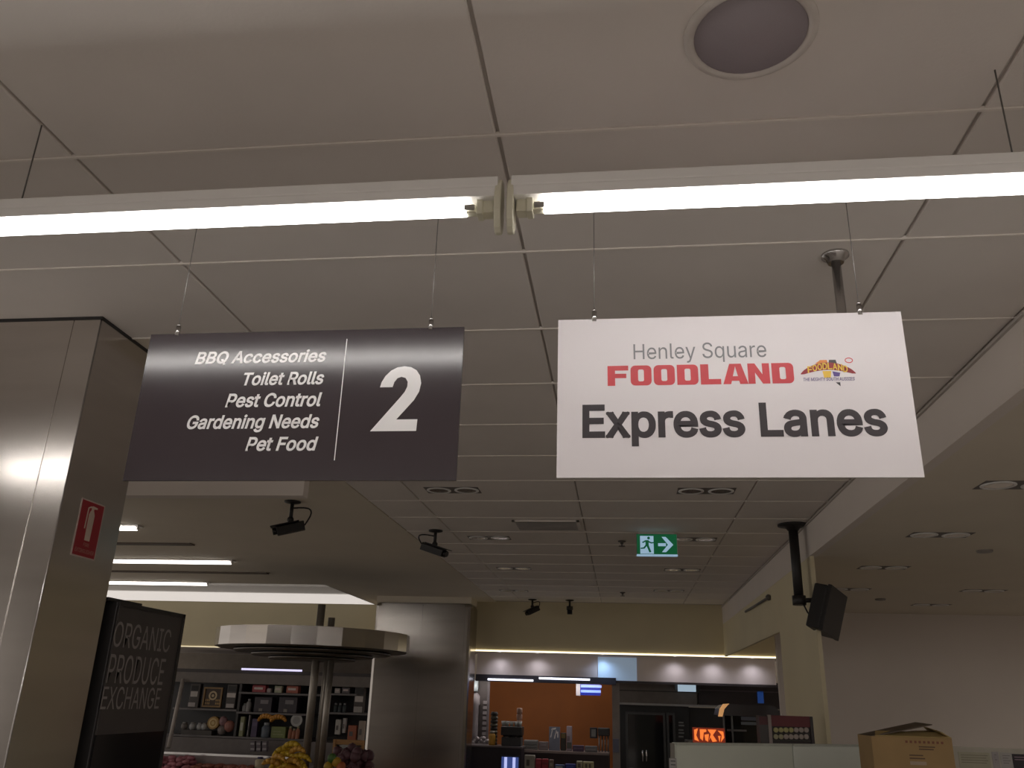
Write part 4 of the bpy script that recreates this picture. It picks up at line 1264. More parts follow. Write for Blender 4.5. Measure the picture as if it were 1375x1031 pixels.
carton(336, 347, 965, 988, YL, (.07, .045, .1), 'purple_box', 'dark purple box on the lower deli shelf', 'box', [(.1, .9, .6, .8, (.1, .07, .15))])
# orange curved gourds
for (px, py, s, lb) in ((357, 966, 1, 'orange curved gourd, left of the pair'), (374, 967, -1, 'orange curved gourd, right of the pair')):
    p = at_y(px, py, YL)
    b = MB()
    P = [p + Vector((math.cos(PI * (.05 + .95 * k / 8)) * .13, 0, math.sin(PI * (.05 + .95 * k / 8)) * .09 - .03)) for k in range(9)]
    rr = [.022, .035, .042, .045, .045, .042, .036, .028, .02] if s > 0 else [.02, .028, .036, .042, .045, .045, .042, .035, .022]
    for i in range(8):
        b.cyl(P[i], P[i + 1], rr[i], rr[i + 1], n=10)
    tag(b.build('curved_gourd', C(.55, .24, .03)), lb, 'gourd', 'orange gourds on the lower deli shelf')
t = carton(363, 384, 976, 990, YL - .06, (.17, .20, .06), 'green_card', 'green card with pale lines on the deli shelf', 'card', [(.15, .85, .3, .36, (.3, .32, .15)), (.15, .7, .55, .6, (.3, .32, .15))])
jar(356, 970, 990, 5.5, YL - .03, (.10, .12, .15), (.3, .32, .34), 'blue_pot', 'blue grey pot in front of the left gourd', 'pot')
p = at_y(398, 967, YL)
t = thing('round_plate', 'white round plate standing left of the poles', 'plate', p - Vector((0, 0, .1)))
MB().cyl(p, p + Vector((0, .03, 0)), .10, n=20).build('rim', C(.42, .41, .40), t)
MB().cyl(p - Y * .004, p, .06, n=18).build('well', C(.3, .29, .28), t)
for i, px in enumerate((389, 394, 399)):
    jar(px, 975 + (i % 2) * 3, 990, 2.6, YL - .02, (.36, .14, .08), (.35, .33, .2), 'red_jar', ('left', 'middle', 'right')[i] + 'most of three small red jars under the white plate' if i != 1 else 'middle of three small red jars under the white plate', 'jar', 'red jars under the plate')
# grey bundled packs in front
k = 0
for yy in (998, 1005):
    for px in (339, 347, 355):
        carton(px - 3.6, px + 3.6, yy - 3, yy + 4, 14.3, (.13, .11, .13), 'grey_pack', 'grey pack in the small stack below the blue pot, %s row, %s' % (('upper', 'lower')[yy > 1000], {339: 'left', 347: 'middle', 355: 'right'}[px]), 'pack', [(.1, .9, .35, .65, (.34, .31, .32))], 'grey packs stacked below the blue pot')
        k += 1
jar(348, 1016, 1031, 6, 13.7, (.42, .36, .25), (.06, .05, .12), 'cream_jar', 'cream jar with dark blue lid in front of the deli', 'jar')
# right of poles, lower
for px0, px1, py0, py1, col_, lb in ((449, 458, 966, 986, (.42, .4, .37), 'white pack with dark print right of the poles, left one'), (459, 465, 964, 984, (.4, .37, .36), 'white pack with dark print right of the poles, right one'),
                                     (466, 479, 974, 993, (.34, .10, .05), 'orange red pack right of the poles'), (480, 490, 968, 992, (.3, .24, .2), 'pale brown pack beside the far steel column')):
    carton(px0, px1, py0, py1, YL, col_, 'food_pack', lb, 'pack', [(.2, .6, .3, .6, (.12, .1, .1))], 'packs right of the poles')
a_, c_ = at_y(448, 999, 14.6), at_y(490, 994, 14.6)
t = thing('wooden_crate', 'wooden crate board right of the canopy poles', 'crate', ((a_.x + c_.x) / 2, 14.6, a_.z - .15))
MB().box((a_.x, 14.58, a_.z), (c_.x, 14.62, c_.z)).build('slat', M['wood'], t)
MB().box((a_.x, 14.58, a_.z - .12), (c_.x, 14.62, a_.z - .03)).build('slat', M['wood'], t)
MB().box((a_.x, 14.56, a_.z - .14), (a_.x + .04, 14.64, c_.z)).build('post', M['wood'], t)
MB().box((c_.x - .04, 14.56, a_.z - .14), (c_.x, 14.64, c_.z)).build('post', M['wood'], t)
carton(455, 475, 1001, 1008, 14.4, (.28, .28, .27), 'grey_tub', 'flat grey tub below the wooden crate', 'tub', [(.1, .9, .3, .5, (.16, .16, .16))])

# ================================================================== KITCHEN BEHIND THE COUNTER
KYS = 13.15
t = thing('sign_fascia', 'pale back wall band over the kitchen, lit by downlights', 'fascia', (0, KYS, 1.9))
zb = at_y(840, 914, KYS).z
MB().box((at_y(640, 900, KYS).x, KYS, zb), (at_y(1041, 900, KYS).x, KYS + .1, 2.255)).build('panel', mat('fascia_panel', (.62, .55, .55), .6), t)
M['blue'] = mat('lit_pale_blue', (.6, .75, .9), .4, emit=(.45, .66, 1.0), estr=.16)
MB().box((at_y(803, 900, KYS).x, KYS - .02, zb), (at_y(855, 900, KYS).x, KYS, 2.22)).build('light_box', M['blue'], t, label='pale blue lit panel')
MB().box((at_y(640, 900, KYS).x, KYS - .06, zb - .06), (at_y(827, 900, KYS).x, KYS + .06, zb + .035)).build('dark_rail', C(.03, .028, .04), t)
MB().box((at_y(827, 900, KYS).x, KYS - .03, zb - .03), (at_y(1052, 900, KYS).x, KYS + .06, zb)).build('dark_rail', C(.04, .032, .036), t)
b = M['cove2'] = mat('lit_cool_tube', (.9, .9, .9), .4, emit=(.85, .88, 1), estr=2.0)
zt = at_y(690, 911, KYS - .08).z
MB().cyl((at_y(655, 911, KYS - .08).x, KYS - .08, zt - .02), (at_y(716, 911, KYS - .08).x, KYS - .08, zt - .02), .013, n=8).build('tube', M['cove2'], t)
MB().cyl((at_y(724, 908, KYS - .08).x, KYS - .08, zt + .015), (at_y(792, 908, KYS - .08).x, KYS - .08, zt + .015), .013, n=8).build('tube', M['cove2'], t)
for i, px in enumerate((671, 722, 809, 906, 957, 1010)):
    p = at_z(px, 879.5 + (px - 722) * .012, 2.252)
    lb = 'small lit round downlight in the back soffit, %s' % ('leftmost', 'second from left, the brightest', 'third from left over the blue panel', 'fourth from left', 'fifth from left', 'rightmost')[i]
    yv = 13.02
    t = thing('soffit_downlight', lb, 'downlight', (at_y(px, 880, yv).x, yv, 2.24), 'lit downlights in the back soffit')
    x_ = at_y(px, 880, yv).x
    MB().lathe((x_, yv, 2.255), [(.075, 0), (.075, -.008), (.06, -.008)], n=16).build('ring', M['white'], t)
    MB().lathe((x_, yv, 2.255), [(.058, -.006), (.0, -.009)], n=16).build('lens', mat('lit_lens', (.9, .9, .9), .4, emit=(.95, .93, .95), estr=2.5), t)
    l = bpy.data.lights.new('downlight_beam', 'SPOT')
    l.energy = 5 if i not in (2,) else 7
    l.spot_size = math.radians(150)
    l.spot_blend = 1.0
    l.shadow_soft_size = .05
    l.color = (.95, .93, 1.0) if i != 2 else (.55, .72, 1.0)
    lo = bpy.data.objects.new('downlight_beam', l)
    lo.location = (x_, yv - .03, 2.232)
    COL.objects.link(lo)

# orange wall and side posts
OY = 15.2
b = MB().box((at_y(640, 950, OY).x, OY, 0), (at_y(826, 950, OY).x, OY + .06, 2.3))
struct(b.build('wall_kitchen', M['orangewall']))
t = thing('steel_post', 'pale steel post between the orange wall and the ovens', 'post', (at_y(827, 950, 13.35).x, 13.35, 0))
b = MB().box((at_y(822, 950, 13.3).x, 13.32, 0), (at_y(832, 950, 13.3).x, 13.42, at_y(827, 913, 13.3).z))
b.build('post', C(.22, .19, .17, .35, .3), t)
MB().box((at_y(823, 1000, 13.25).x, 13.24, at_y(827, 1010, 13.25).z), (at_y(831, 1000, 13.25).x, 13.32, at_y(827, 992, 13.25).z)).build('switch_box', C(.12, .12, .16), t)

# menu screen hanging under the rail
p0, p1 = at_y(779, 933, 13.6), at_y(806, 917, 13.6)
t = thing('menu_screen', 'small blue lit screen hanging under the dark rail', 'screen', ((p0.x + p1.x) / 2, 13.6, p0.z))
MB().box((p0.x, 13.6, p0.z), (p1.x, 13.66, p1.z)).build('screen', mat('blue_screen', (.01, .02, .2), .3, emit=(.005, .012, .22), estr=.6), t)
for q in (.62, .22):
    z_ = p0.z + (p1.z - p0.z) * q
    MB().box((p0.x + .01, 13.594, z_), (p1.x + .03 * q, 13.6, z_ + .035)).build('lit_bar', mat('blue_bar', (.2, .3, .8), .3, emit=(.20, .30, .95), estr=.8), t)
MB().box((p0.x - .06, 13.58, p0.z - .01), (p0.x, 13.68, p1.z + .03)).build('side_frame', C(.42, .4, .44), t)
MB().cyl((p0.x - .03, 13.63, p1.z), (p0.x - .03, 13.63, 2.2555), .012, n=8).build('hanger', C(.3, .28, .28), t)

# steel tall rack left, with hanging pale sleeves
YR = 13.7
t = thing('steel_rack', 'narrow steel rack with pale hanging sleeves beside the far column', 'rack', (at_y(645, 960, YR).x, YR, 0))
for px in (634, 655):
    MB().box((at_y(px - 1.5, 950, YR).x, YR, 0), (at_y(px + 1.5, 950, YR).x, YR + .05, at_y(px, 908, YR).z)).build('upright', C(.16, .14, .15), t)
MB().box((at_y(634, 950, YR).x, YR + .05, at_y(640, 1001, YR).z), (at_y(655, 950, YR).x, YR + .08, at_y(640, 912, YR).z)).build('back_sheet', C(.12, .10, .10), t)
b = MB()
zt_, zb_ = at_y(638, 930, YR).z, at_y(638, 995, YR).z
px_ = at_y(638, 950, YR).x
b.lathe((px_, YR, 0), [(.05, zb_), (.06, zb_ + .1), (.055, zb_ + .5), (.075, zt_ - .16), (.07, zt_ - .05), (.03, zt_)], n=12)
b.build('hanging_sleeve', C(.30, .27, .29), t)
b = MB()
b.lathe((at_y(637, 950, YR).x, YR - .03, 0), [(.05, at_y(637, 928, YR).z), (.055, at_y(637, 922, YR).z), (.05, at_y(637, 913, YR).z)], n=12)
b.build('white_cap', mat('pale_blue_cap', (.6, .7, .75), .4), t)
b = MB()
for k in range(7):
    z_ = at_y(651, 945 + k * 7, YR).z
    b.box((at_y(649, 950, YR).x, YR - .03, z_), (at_y(653.5, 950, YR).x, YR, z_ + .045))
b.build('hook_strip', C(.28, .25, .26), t)
b = MB()
for k in range(8):
    b.blob(at_y(636 + k * 2.6, 998 - (k % 3) * 3, YR - .08), .05, .04, .04, n=7, jit=.2)
o = b.build('foil_bundle', C(.3, .27, .29, .35, .5), t)
MB().box((at_y(628, 1001, YR).x, YR - .2, at_y(640, 1003, YR).z), (at_y(660, 1001, YR).x, YR + .1, at_y(640, 1000.5, YR).z)).build('shelf', C(.2, .18, .18), t)

# dark service counter with screens
YC = 13.0
ctz = at_y(640, 1000.5, YC).z
t = thing('service_counter', 'dark service counter in front of the orange wall', 'counter', (-1.4, YC + .2, 0))
MB().box((at_y(602, 1000, YC).x, YC, 0), (at_y(700, 1000, YC).x, YC + .45, ctz - .02)).build('body', C(.02, .012, .018), t, bevel=.01)
MB().box((at_y(601, 1000, YC).x, YC - .02, ctz - .02), (at_y(701, 1000, YC).x, YC + .46, ctz)).build('top', C(.14, .12, .125, .3), t)
for (pa, pb_, bl_) in ((614, 626, (.10, .09, .30)), (673, 696, (.05, .08, .26))):
    pa_, pc_ = at_y(pa, 1034, YC - .1), at_y(pb_, 1017, YC - .1)
    tt = thing('till_screen', 'glowing blue till screen on the dark counter, %s' % ('left one' if pa == 614 else 'right one'), 'screen', ((pa_.x + pc_.x) / 2, YC - .1, pa_.z), 'till screens on the dark counter')
    MB().box((pa_.x, YC - .1, pa_.z), (pc_.x, YC - .06, pc_.z)).build('screen', mat('till_glow', bl_, .3, emit=bl_, estr=.7), tt)
    MB().box((pa_.x - .02, YC - .06, pa_.z - .02), (pc_.x + .02, YC - .03, pc_.z + .02)).build('bezel', M['black'], tt)
    MB().cyl(((pa_.x + pc_.x) / 2, YC - .05, .501), ((pa_.x + pc_.x) / 2, YC - .05, pa_.z), .03, n=10).build('stand', M['black'], tt)
    if pa > 640:
        for q in (.25, .75):
            MB().box((pa_.x + q * (pc_.x - pa_.x) - .02, YC - .105, pa_.z), (pa_.x + q * (pc_.x - pa_.x) + .02, YC - .1, pc_.z)).build('lit_bar', mat('pale_glow', (.5, .55, .9), .3, emit=(.5, .55, .95), estr=.9), tt)
MB().box((at_y(600, 1030, YC).x, YC - .22, 0), (at_y(700, 1030, YC).x, YC - .001, .5)).build('front_ledge', C(.02, .012, .018), t)
# things on the counter
p0, p1 = at_y(673, 1000.5, YC + .1), at_y(700, 976, YC + .1)
t = thing('coffee_machine', 'black coffee machine on the dark counter', 'coffee machine', ((p0.x + p1.x) / 2, YC + .2, ctz))
MB().box((p0.x, YC + .1, ctz), (p1.x, YC + .38, ctz + .12)).build('base', C(.05, .05, .055), t, bevel=.01)
MB().box((p0.x, YC + .24, ctz + .12), (p1.x, YC + .38, p1.z)).build('back', M['black'], t, bevel=.01)
MB().box((p0.x - .01, YC + .08, p1.z - .12), (p1.x + .01, YC + .38, p1.z)).build('head', M['black'], t, bevel=.01)
for q in (.3, .7):
    MB().cyl((p0.x + q * (p1.x - p0.x), YC + .14, p1.z - .17), (p0.x + q * (p1.x - p0.x), YC + .14, p1.z - .12), .03, n=10).build('spout', M['chrome'], t)
for i, px in enumerate((676, 681, 687, 693, 698)):
    q = at_y(px, 976, YC + .2)
    lb = 'pale cup on top of the coffee machine, %s' % ('leftmost', 'second from left', 'middle', 'fourth from left', 'rightmost')[i]
    b = MB().lathe((q.x, YC + .2, p1.z), [(.022, 0), (.033, .07), (.03, .07), (.0, .012)], n=12)
    tag(b.build('cup', C(.45, .46, .44)), lb, 'cup', 'cups on top of the coffee machine')
for k in range(3):
    q = at_y(697, 974, YC + .25)
    b = MB().lathe((q.x, YC + .27, p1.z + .0 + k * .085), [(.03, 0), (.042, .02), (.042, .078), (.03, .084)], n=12)
    tag(b.build('stacked_cup', C(.38, .22, .17)), 'pinkish cup in the stack at the back of the coffee machine, %s' % ('lowest', 'middle', 'topmost')[k], 'cup', 'stacked cups on the coffee machine')
q0, q1 = at_y(656, 1000.5, YC + .15), at_y(664, 986, YC + .15)
t = thing('orange_jar', 'orange jar below the dark stack left of the coffee machine', 'jar', ((q0.x + q1.x) / 2, YC + .2, ctz))
MB().lathe(((q0.x + q1.x) / 2, YC + .2, ctz), [(.048, 0), (.05, .02), (.05, .13), (.03, .16)], n=14).build('body', C(.5, .26, .03), t)
MB().lathe(((q0.x + q1.x) / 2, YC + .2, ctz), [(.036, .16), (.036, .19), (0, .19)], n=12).build('lid', C(.4, .36, .3), t)
t = thing('disc_stack', 'dark ribbed stack of lids behind the orange jar', 'stack', ((q0.x + q1.x) / 2, YC + .36, ctz))
for k in range(9):
    MB().lathe(((q0.x + q1.x) / 2, YC + .36, ctz + k * .05), [(.055, 0), (.055, .03), (.045, .036), (.045, .05)], n=12).build('lid', C(.10, .095, .07) if k % 2 else C(.03, .028, .025), t)

# second counter with plaques
YD2 = 13.6
c2z = at_y(760, 1009, YD2).z
t = thing('rear_counter', 'long rear counter with pale edge under the orange wall', 'counter', (-.9, 13.8, 0))
MB().box((at_y(701, 1010, YD2).x, YD2 + .02, 0), (at_y(818, 1010, YD2).x, YD2 + .6, c2z - .03)).build('body', C(.04, .022, .024), t)
MB().box((at_y(701, 1010, YD2).x, YD2, c2z - .03), (at_y(818, 1010, YD2).x, YD2 + .62, c2z)).build('top', C(.22, .17, .16, .4), t)
carton(703, 722, 994, 1009, YD2 + .1, (.17, .17, .17), 'grey_box', 'ribbed grey box on the rear counter', 'box', [(.05, .95, .2, .3, (.08, .08, .08)), (.05, .95, .5, .6, (.08, .08, .08)), (.05, .95, .8, .9, (.24, .23, .23))])
carton(723, 736, 996, 1008.5, YD2 + .12, (.15, .125, .13), 'grey_bag', 'soft grey bag on the rear counter left of the plaque', 'bag', [(.2, .8, .5, .8, (.2, .17, .18))])
p0, p1 = at_y(737, 1008, YD2 + .15), at_y(752, 976, YD2 + .15)
t = thing('script_plaque', 'dark plaque with white script strokes on the rear counter', 'plaque', ((p0.x + p1.x) / 2, YD2 + .15, c2z))
MB().box((p0.x, YD2 + .15, c2z), (p1.x, YD2 + .18, p1.z)).build('board', C(.12, .13, .17), t)
b = MB()
w_, h_ = p1.x - p0.x, p1.z - c2z
for st in ([(.1, .55), (.3, .95), (.38, .95), (.2, .55)], [(.2, .92), (.62, .97), (.62, .90), (.2, .85)], [(.45, .50), (.62, .85), (.7, .85), (.55, .5)], [(.6, .8), (.85, .8), (.85, .55), (.75, .55), (.75, .72), (.6, .72)]):
    b.prism(st, (p0.x, YD2 + .15, c2z), X * w_, Z * h_, -Y, .004)
b.build('strokes', C(.5, .47, .47), t)
carton(752.5, 760, 984, 1008, YD2 + .2, (.03, .028, .022), 'dark_bottle', 'dark tall box between the plaque and the pale card', 'box', [(.1, .9, .7, .95, (.14, .1, .03))])
carton(760.5, 768, 975, 1008, YD2 + .17, (.24, .20, .23), 'pale_card', 'pale violet standing card right of the plaque', 'card', [(.1, .9, .1, .35, (.06, .06, .05)), (.1, .6, .4, .6, (.13, .1, .11))])
carton(769, 784, 1001, 1008.8, YD2 + .1, (.06, .035, .07), 'purple_tray', 'low purple tray on the rear counter', 'tray', [(.1, .9, .4, .6, (.1, .06, .1))])
carton(785, 802, 1002, 1009, YD2 + .1, (.12, .12, .13), 'grey_tray', 'low grey tray on the rear counter right of the purple one', 'tray', [(.1, .9, .3, .5, (.18, .17, .17))])
carton(792, 802, 977, 991, YD2 + .5, (.02, .018, .02), 'wall_frame', 'small dark framed card on the orange wall', 'frame', [(.2, .8, .15, .85, (.15, .15, .14))])
p0 = at_y(811, 1008, YD2 + .3)
t = thing('knife_block', 'dark rack of utensils at the right end of the rear counter', 'utensil rack', (p0.x, YD2 + .3, c2z))
MB().box((p0.x - .09, YD2 + .25, at_y(811, 988, YD2 + .3).z), (p0.x + .09, YD2 + .34, at_y(811, 977, YD2 + .3).z)).build('block', M['black'], t, bevel=.015)
for k in range(4):
    MB().cyl((p0.x - .07 + k * .045, YD2 + .3, c2z), (p0.x - .07 + k * .045, YD2 + .3, at_y(811, 987, YD2 + .3).z), .011, n=8).build('prong', C(.16, .15, .15), t)
# packs in front of the rear counter
pk = [(704, 718, 1014, 1034, (.33, .30, .25), 'pale patterned pack in front of the rear counter, leftmost', [(.2, .5, .3, .7, (.08, .07, .06))]),
      (719, 727, 1019, 1034, (.30, .012, .03), 'bright red pack in front of the rear counter, left of two', [(.1, .9, .6, .8, (.4, .03, .05))]),
      (727.5, 736, 1019, 1034, (.34, .014, .03), 'bright red pack in front of the rear counter, right of two', [(.1, .9, .5, .7, (.2, .01, .02))]),
      (737, 743, 1020, 1034, (.22, .15, .12), 'brownish pack right of the red packs', [(.2, .8, .4, .7, (.35, .3, .25))]),
      (745, 758, 1027, 1036, (.05, .09, .22), 'blue white pack in front of the rear counter, left', [(.1, .8, .5, .8, (.4, .42, .45))]),
      (759, 773, 1026, 1036, (.02, .03, .22), 'deep blue pack in front of the rear counter', [(.1, .8, .5, .8, (.05, .08, .4))]),
      (774, 782, 1022, 1036, (.42, .38, .26), 'cream pack in front of the rear counter, left of two', [(.2, .7, .4, .8, (.12, .1, .08))]),
      (783, 797, 1023, 1036, (.45, .40, .22), 'cream yellow pack in front of the rear counter, right of two', [(.2, .4, .4, .8, (.12, .1, .08)), (.55, .75, .4, .8, (.12, .1, .08))])]
for px0, px1, py0, py1, col_, lb, lab in pk:
    carton(px0, px1, py0, py1, 12.9, col_, 'snack_pack', lb, 'pack', lab, 'packs in front of the rear counter')
zz = at_y(750, 1036, 12.9).z
t = thing('pack_shelf', 'low dark shelf that carries the packs before the rear counter', 'shelf', (-.9, 13.0, 0))
MB().box((at_y(702, 1030, 12.9).x, 12.88, zz - .06), (at_y(800, 1030, 12.9).x, 13.25, zz - .012)).build('board', C(.05, .03, .03), t)
MB().box((at_y(702, 1030, 12.9).x, 12.95, 0), (at_y(800, 1030, 12.9).x, 13.2, zz - .06)).build('base', C(.04, .025, .025), t)

# ovens / steel kitchen front
YO = 13.9
t = thing('oven_unit', 'dark glass door oven unit with steel trim', 'oven', (at_y(880, 1000, YO).x, YO + .4, 0))
ox0, ox1 = at_y(832, 980, YO).x, at_y(926, 980, YO).x
oz = at_y(870, 945, YO).z
MB().box((ox0, YO, 0), (ox1, YO + .7, oz)).build('body', C(.018, .018, .019), t)
MB().box((ox0, YO - .03, oz), (ox1 + .12, YO + .5, at_y(870, 917, YO).z)).build('hood', C(.13, .11, .095, .4, .4), t)
MB().box((ox0, YO - .035, at_y(870, 927, YO).z - .015), (ox1 + .1, YO - .03, at_y(870, 927, YO).z)).build('hood_seam', C(.03, .025, .02), t)
MB().box((ox0, YO - .05, oz - .02), (ox1 + .6, YO - .03, oz + .01)).build('steel_rail', C(.25, .24, .23, .3, .6), t)
for (pa, pb_) in ((841, 893), (897, 906)):
    a_, c_ = at_y(pa, 1034, YO - .03), at_y(pb_, 957, YO - .03)
    d = MB().box((a_.x, YO - .03, a_.z), (c_.x, YO, c_.z)).build('door', M['glass'], t)
    b = MB()
    w_, h_ = c_.x - a_.x, c_.z - a_.z
    e = .035
    b.ring([(0, 0), (w_, 0), (w_, h_), (0, h_)], [(e, e), (w_ - e, e), (w_ - e, h_ - e), (e, h_ - e)], (a_.x, YO - .03, a_.z), X, Z, -Y, .012)
    b.build('door_frame', C(.045, .045, .046, .35), d)
for px in (863, 868):
    MB().cyl(at_y(px, 1022, YO - .07), at_y(px, 1007, YO - .07), .012, n=8).build('handle', M['chrome'], t)
b = MB()
for i, py in enumerate((971, 975, 981, 985, 990)):
    q = at_y(915, py, YO - .02)
    b.box((q.x - .04, YO - .03, q.z), (q.x + .03 + .01 * (i % 2), YO, q.z + .02))
b.build('control_panel', C(.2, .2, .2, .4), t)
# dim tray shapes inside the oven
for py in (969, 985, 999):
    a_ = at_y(848, py, YO + .02)
    MB().box((at_y(848, py, YO).x, YO - .012, a_.z), (at_y(886, py, YO).x, YO + .1, a_.z + .02)).build('oven_tray', C(.06, .06, .06, .3, .5), t)

t = thing('cold_cabinet', 'dark steel cabinet run to the right of the ovens', 'cabinet', (at_y(990, 980, 14.0).x, 14.3, 0))
MB().box((ox1 + .01, 14.0, 0), (at_y(1057, 980, 14.0).x, 14.6, at_y(1000, 952, 14.0).z)).build('body', C(.022, .020, .022), t)
MB().box((ox1 + .16, 13.95, at_y(1000, 951, 14).z), (at_y(1055, 980, 14.0).x, 14.5, at_y(1000, 916, 14.0).z)).build('upper_hood', C(.035, .026, .028, .5), t)
MB().box((ox1 + .16, 13.93, at_y(1000, 929, 14).z), (at_y(1056, 980, 14.0).x, 13.95, at_y(1000, 927.5, 14.0).z)).build('hood_seam', C(.10, .08, .085), t)
MB().box((at_y(1018, 940, 13.9).x, 13.93, at_y(1020, 944, 13.9).z), (at_y(1026, 940, 13.9).x, 13.95, at_y(1020, 928, 13.9).z)).build('blue_strip', mat('blue_strip', (.02, .06, .25), .4, emit=(.01, .04, .16), estr=.6), t)
p0, p1 = at_y(911, 928, 13.6), at_y(934, 913, 13.6)
t = thing('light_box', 'small white blue lit box under the pale fascia', 'light box', ((p0.x + p1.x) / 2, 13.6, p0.z))
MB().box((p0.x, 13.6, p0.z), (p1.x, 13.75, p1.z)).build('diffuser', mat('lit_box', (.5, .6, .7), .5, emit=(.36, .48, .58), estr=.75), t)
MB().box((p1.x, 13.6, p0.z - .01), (p1.x + .05, 13.78, p1.z)).build('end_cap', C(.02, .03, .03), t)
MB().box((p0.x, 13.64, p1.z), (p0.x + .05, 13.7, 2.2555)).build('hanger', C(.1, .1, .1), t)
MB().box((p0.x - .04, 13.74, p0.z + .02), (p1.x + .05, 13.8, 2.02)).build('back_plate', C(.08, .08, .08), t)

# ================================================================== HOT FOOD CABINET, ROLL RACK, PARTITION, BOX
YHC = 9.0
a_, c_ = at_y(925, 1000, YHC), at_y(1048, 946, YHC)
t = thing('hot_food_cabinet', 'dark hot food cabinet with curved copper edged hood', 'food cabinet', ((a_.x + c_.x) / 2, YHC + .3, 0))
MB().box((a_.x, YHC, 0), (c_.x, YHC + .6, at_y(980, 998, YHC).z)).build('body', C(.03, .026, .026), t)
hx0, hx1 = at_y(966, 960, YHC).x, at_y(1047, 960, YHC).x
hz0, hz1 = at_y(1000, 960, YHC).z, at_y(1000, 946, YHC).z
b = MB()
prof = [(hx0, hz0 - .01), (hx0 + .015, hz0 + .05), (hx0 + .05, hz1 - .012), (hx0 + .11, hz1), (hx1 - .06, hz1), (hx1 - .015, hz1 - .03), (hx1, hz0 + .02), (hx1, hz0 - .01)]
b.prism(prof, (0, YHC, 0), X, Z, Y, .55)
b.build('hood', C(.020, .010, .012, .3), t)
b = MB()
pr = [(hx0 - .012, hz0 - .02), (hx0 + .028, hz0 - .02), (hx0 + .05, hz0 + .05), (hx0 + .085, hz1 - .008), (hx0 + .10, hz1 + .006), (hx0 + .04, hz1), (hx0 + .005, hz0 + .05)]
b.prism(pr, (0, YHC - .012, 0), X, Z, Y, .03)
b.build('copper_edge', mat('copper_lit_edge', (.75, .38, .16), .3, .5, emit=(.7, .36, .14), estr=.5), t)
for px in (973, 984, 1042):
    MB().box((at_y(px, 980, YHC).x - .008, YHC + .02, at_y(px, 998, YHC).z), (at_y(px, 980, YHC).x + .008, YHC + .05, hz0)).build('post', C(.10, .10, .10, .3, .5), t)
MB().box((at_y(974, 980, YHC).x, YHC + .06, at_y(980, 998, YHC).z), (at_y(1046, 980, YHC).x, YHC + .07, hz0)).build('glass', M['glass'], t)
for (x_a, x_b, ya, yb_, cc) in ((996, 1018, 962, 967, (.12, .13, .17)), (996, 1018, 969, 973, (.16, .18, .2)), (977, 1003, 979, 981.5, (.16, .15, .15))):
    MB().box((at_y(x_a, yb_, YHC).x, YHC + .03, at_y(x_a, yb_, YHC).z), (at_y(x_b, yb_, YHC).x, YHC + .058, at_y(x_a, ya, YHC).z)).build('shelf_edge', C(*cc), t)
a_, c_ = at_y(931, 997, YHC - .05), at_y(973, 978, YHC - .05)
sg = MB().box((a_.x, YHC - .05, a_.z), (c_.x, YHC, c_.z)).build('glow_sign', mat('glow_sign_field', (.12, .012, .006), .4, emit=(.16, .018, .006), estr=.8), t, label='orange glowing sign with flame strokes')
b = MB()
w_, h_ = c_.x - a_.x, c_.z - a_.z
for st in ([(.04, .85), (.16, .95), (.10, .5), (.18, .1), (.04, .2)], [(.22, .9), (.42, .9), (.42, .75), (.34, .7), (.30, .15), (.22, .3)], [(.36, .55), (.50, .6), (.46, .1), (.38, .2)],
           [(.46, .9), (.74, .9), (.62, .55), (.74, .15), (.60, .1), (.54, .4), (.48, .15), (.56, .6)], [(.78, .85), (.95, .8), (.97, .4), (.86, .1), (.90, .55)], [(.78, .5), (.86, .5), (.82, .1)]):
    b.prism(st, (a_.x, YHC - .05, a_.z), X * w_, Z * h_, -Y, .006)
b.build('flame_strokes', mat('flame_glow', (.9, .25, .05), .4, emit=(1, .22, .04), estr=.9), sg)

# partition in two sections, turned a little
pa, pm_, pb_ = Vector((at_y(908, 997, 5.75).x, 5.75, 0)), None, Vector((at_y(1180, 998, 6.62).x, 6.62, 0))
dirv = (pb_ - pa).normalized()
nv = Vector((dirv.y, -dirv.x, 0))
PTZ = at_y(910, 997, 5.75).z
Lp = (pb_ - pa).length
ls = .545 * Lp
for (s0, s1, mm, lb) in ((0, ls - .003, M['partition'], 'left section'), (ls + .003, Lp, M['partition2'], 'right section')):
    t = thing('partition', 'grey green low partition, %s' % ('left and darker section under the red rack' if s0 == 0 else 'right and paler section behind the cardboard box'), 'partition', pa + dirv * (s0 + s1) / 2, 'grey green partition sections')
    b = MB()
    b.prism([(s0, 0), (s1, 0), (s1, PTZ - .012), (s0, PTZ - .012)], pa, dirv, Z, -nv, .04)
    b.build('panel', mm, t, bevel=.004)
    b = MB()
    b.prism([(s0, PTZ - .012), (s1, PTZ - .012), (s1, PTZ), (s0, PTZ)], pa + nv * .005, dirv, Z, -nv, .05)
    b.build('top_cap', C(.5, .52, .46), t)
    if s0 == 0:
        b = MB()
        b.cyl(pa - dirv * .03 + Vector((0, 0, 0)), pa - dirv * .03 + Vector((0, 0, PTZ - .003)), .014, n=10)
        b.build('end_post', C(.5, .48, .45, .3, .6), t)
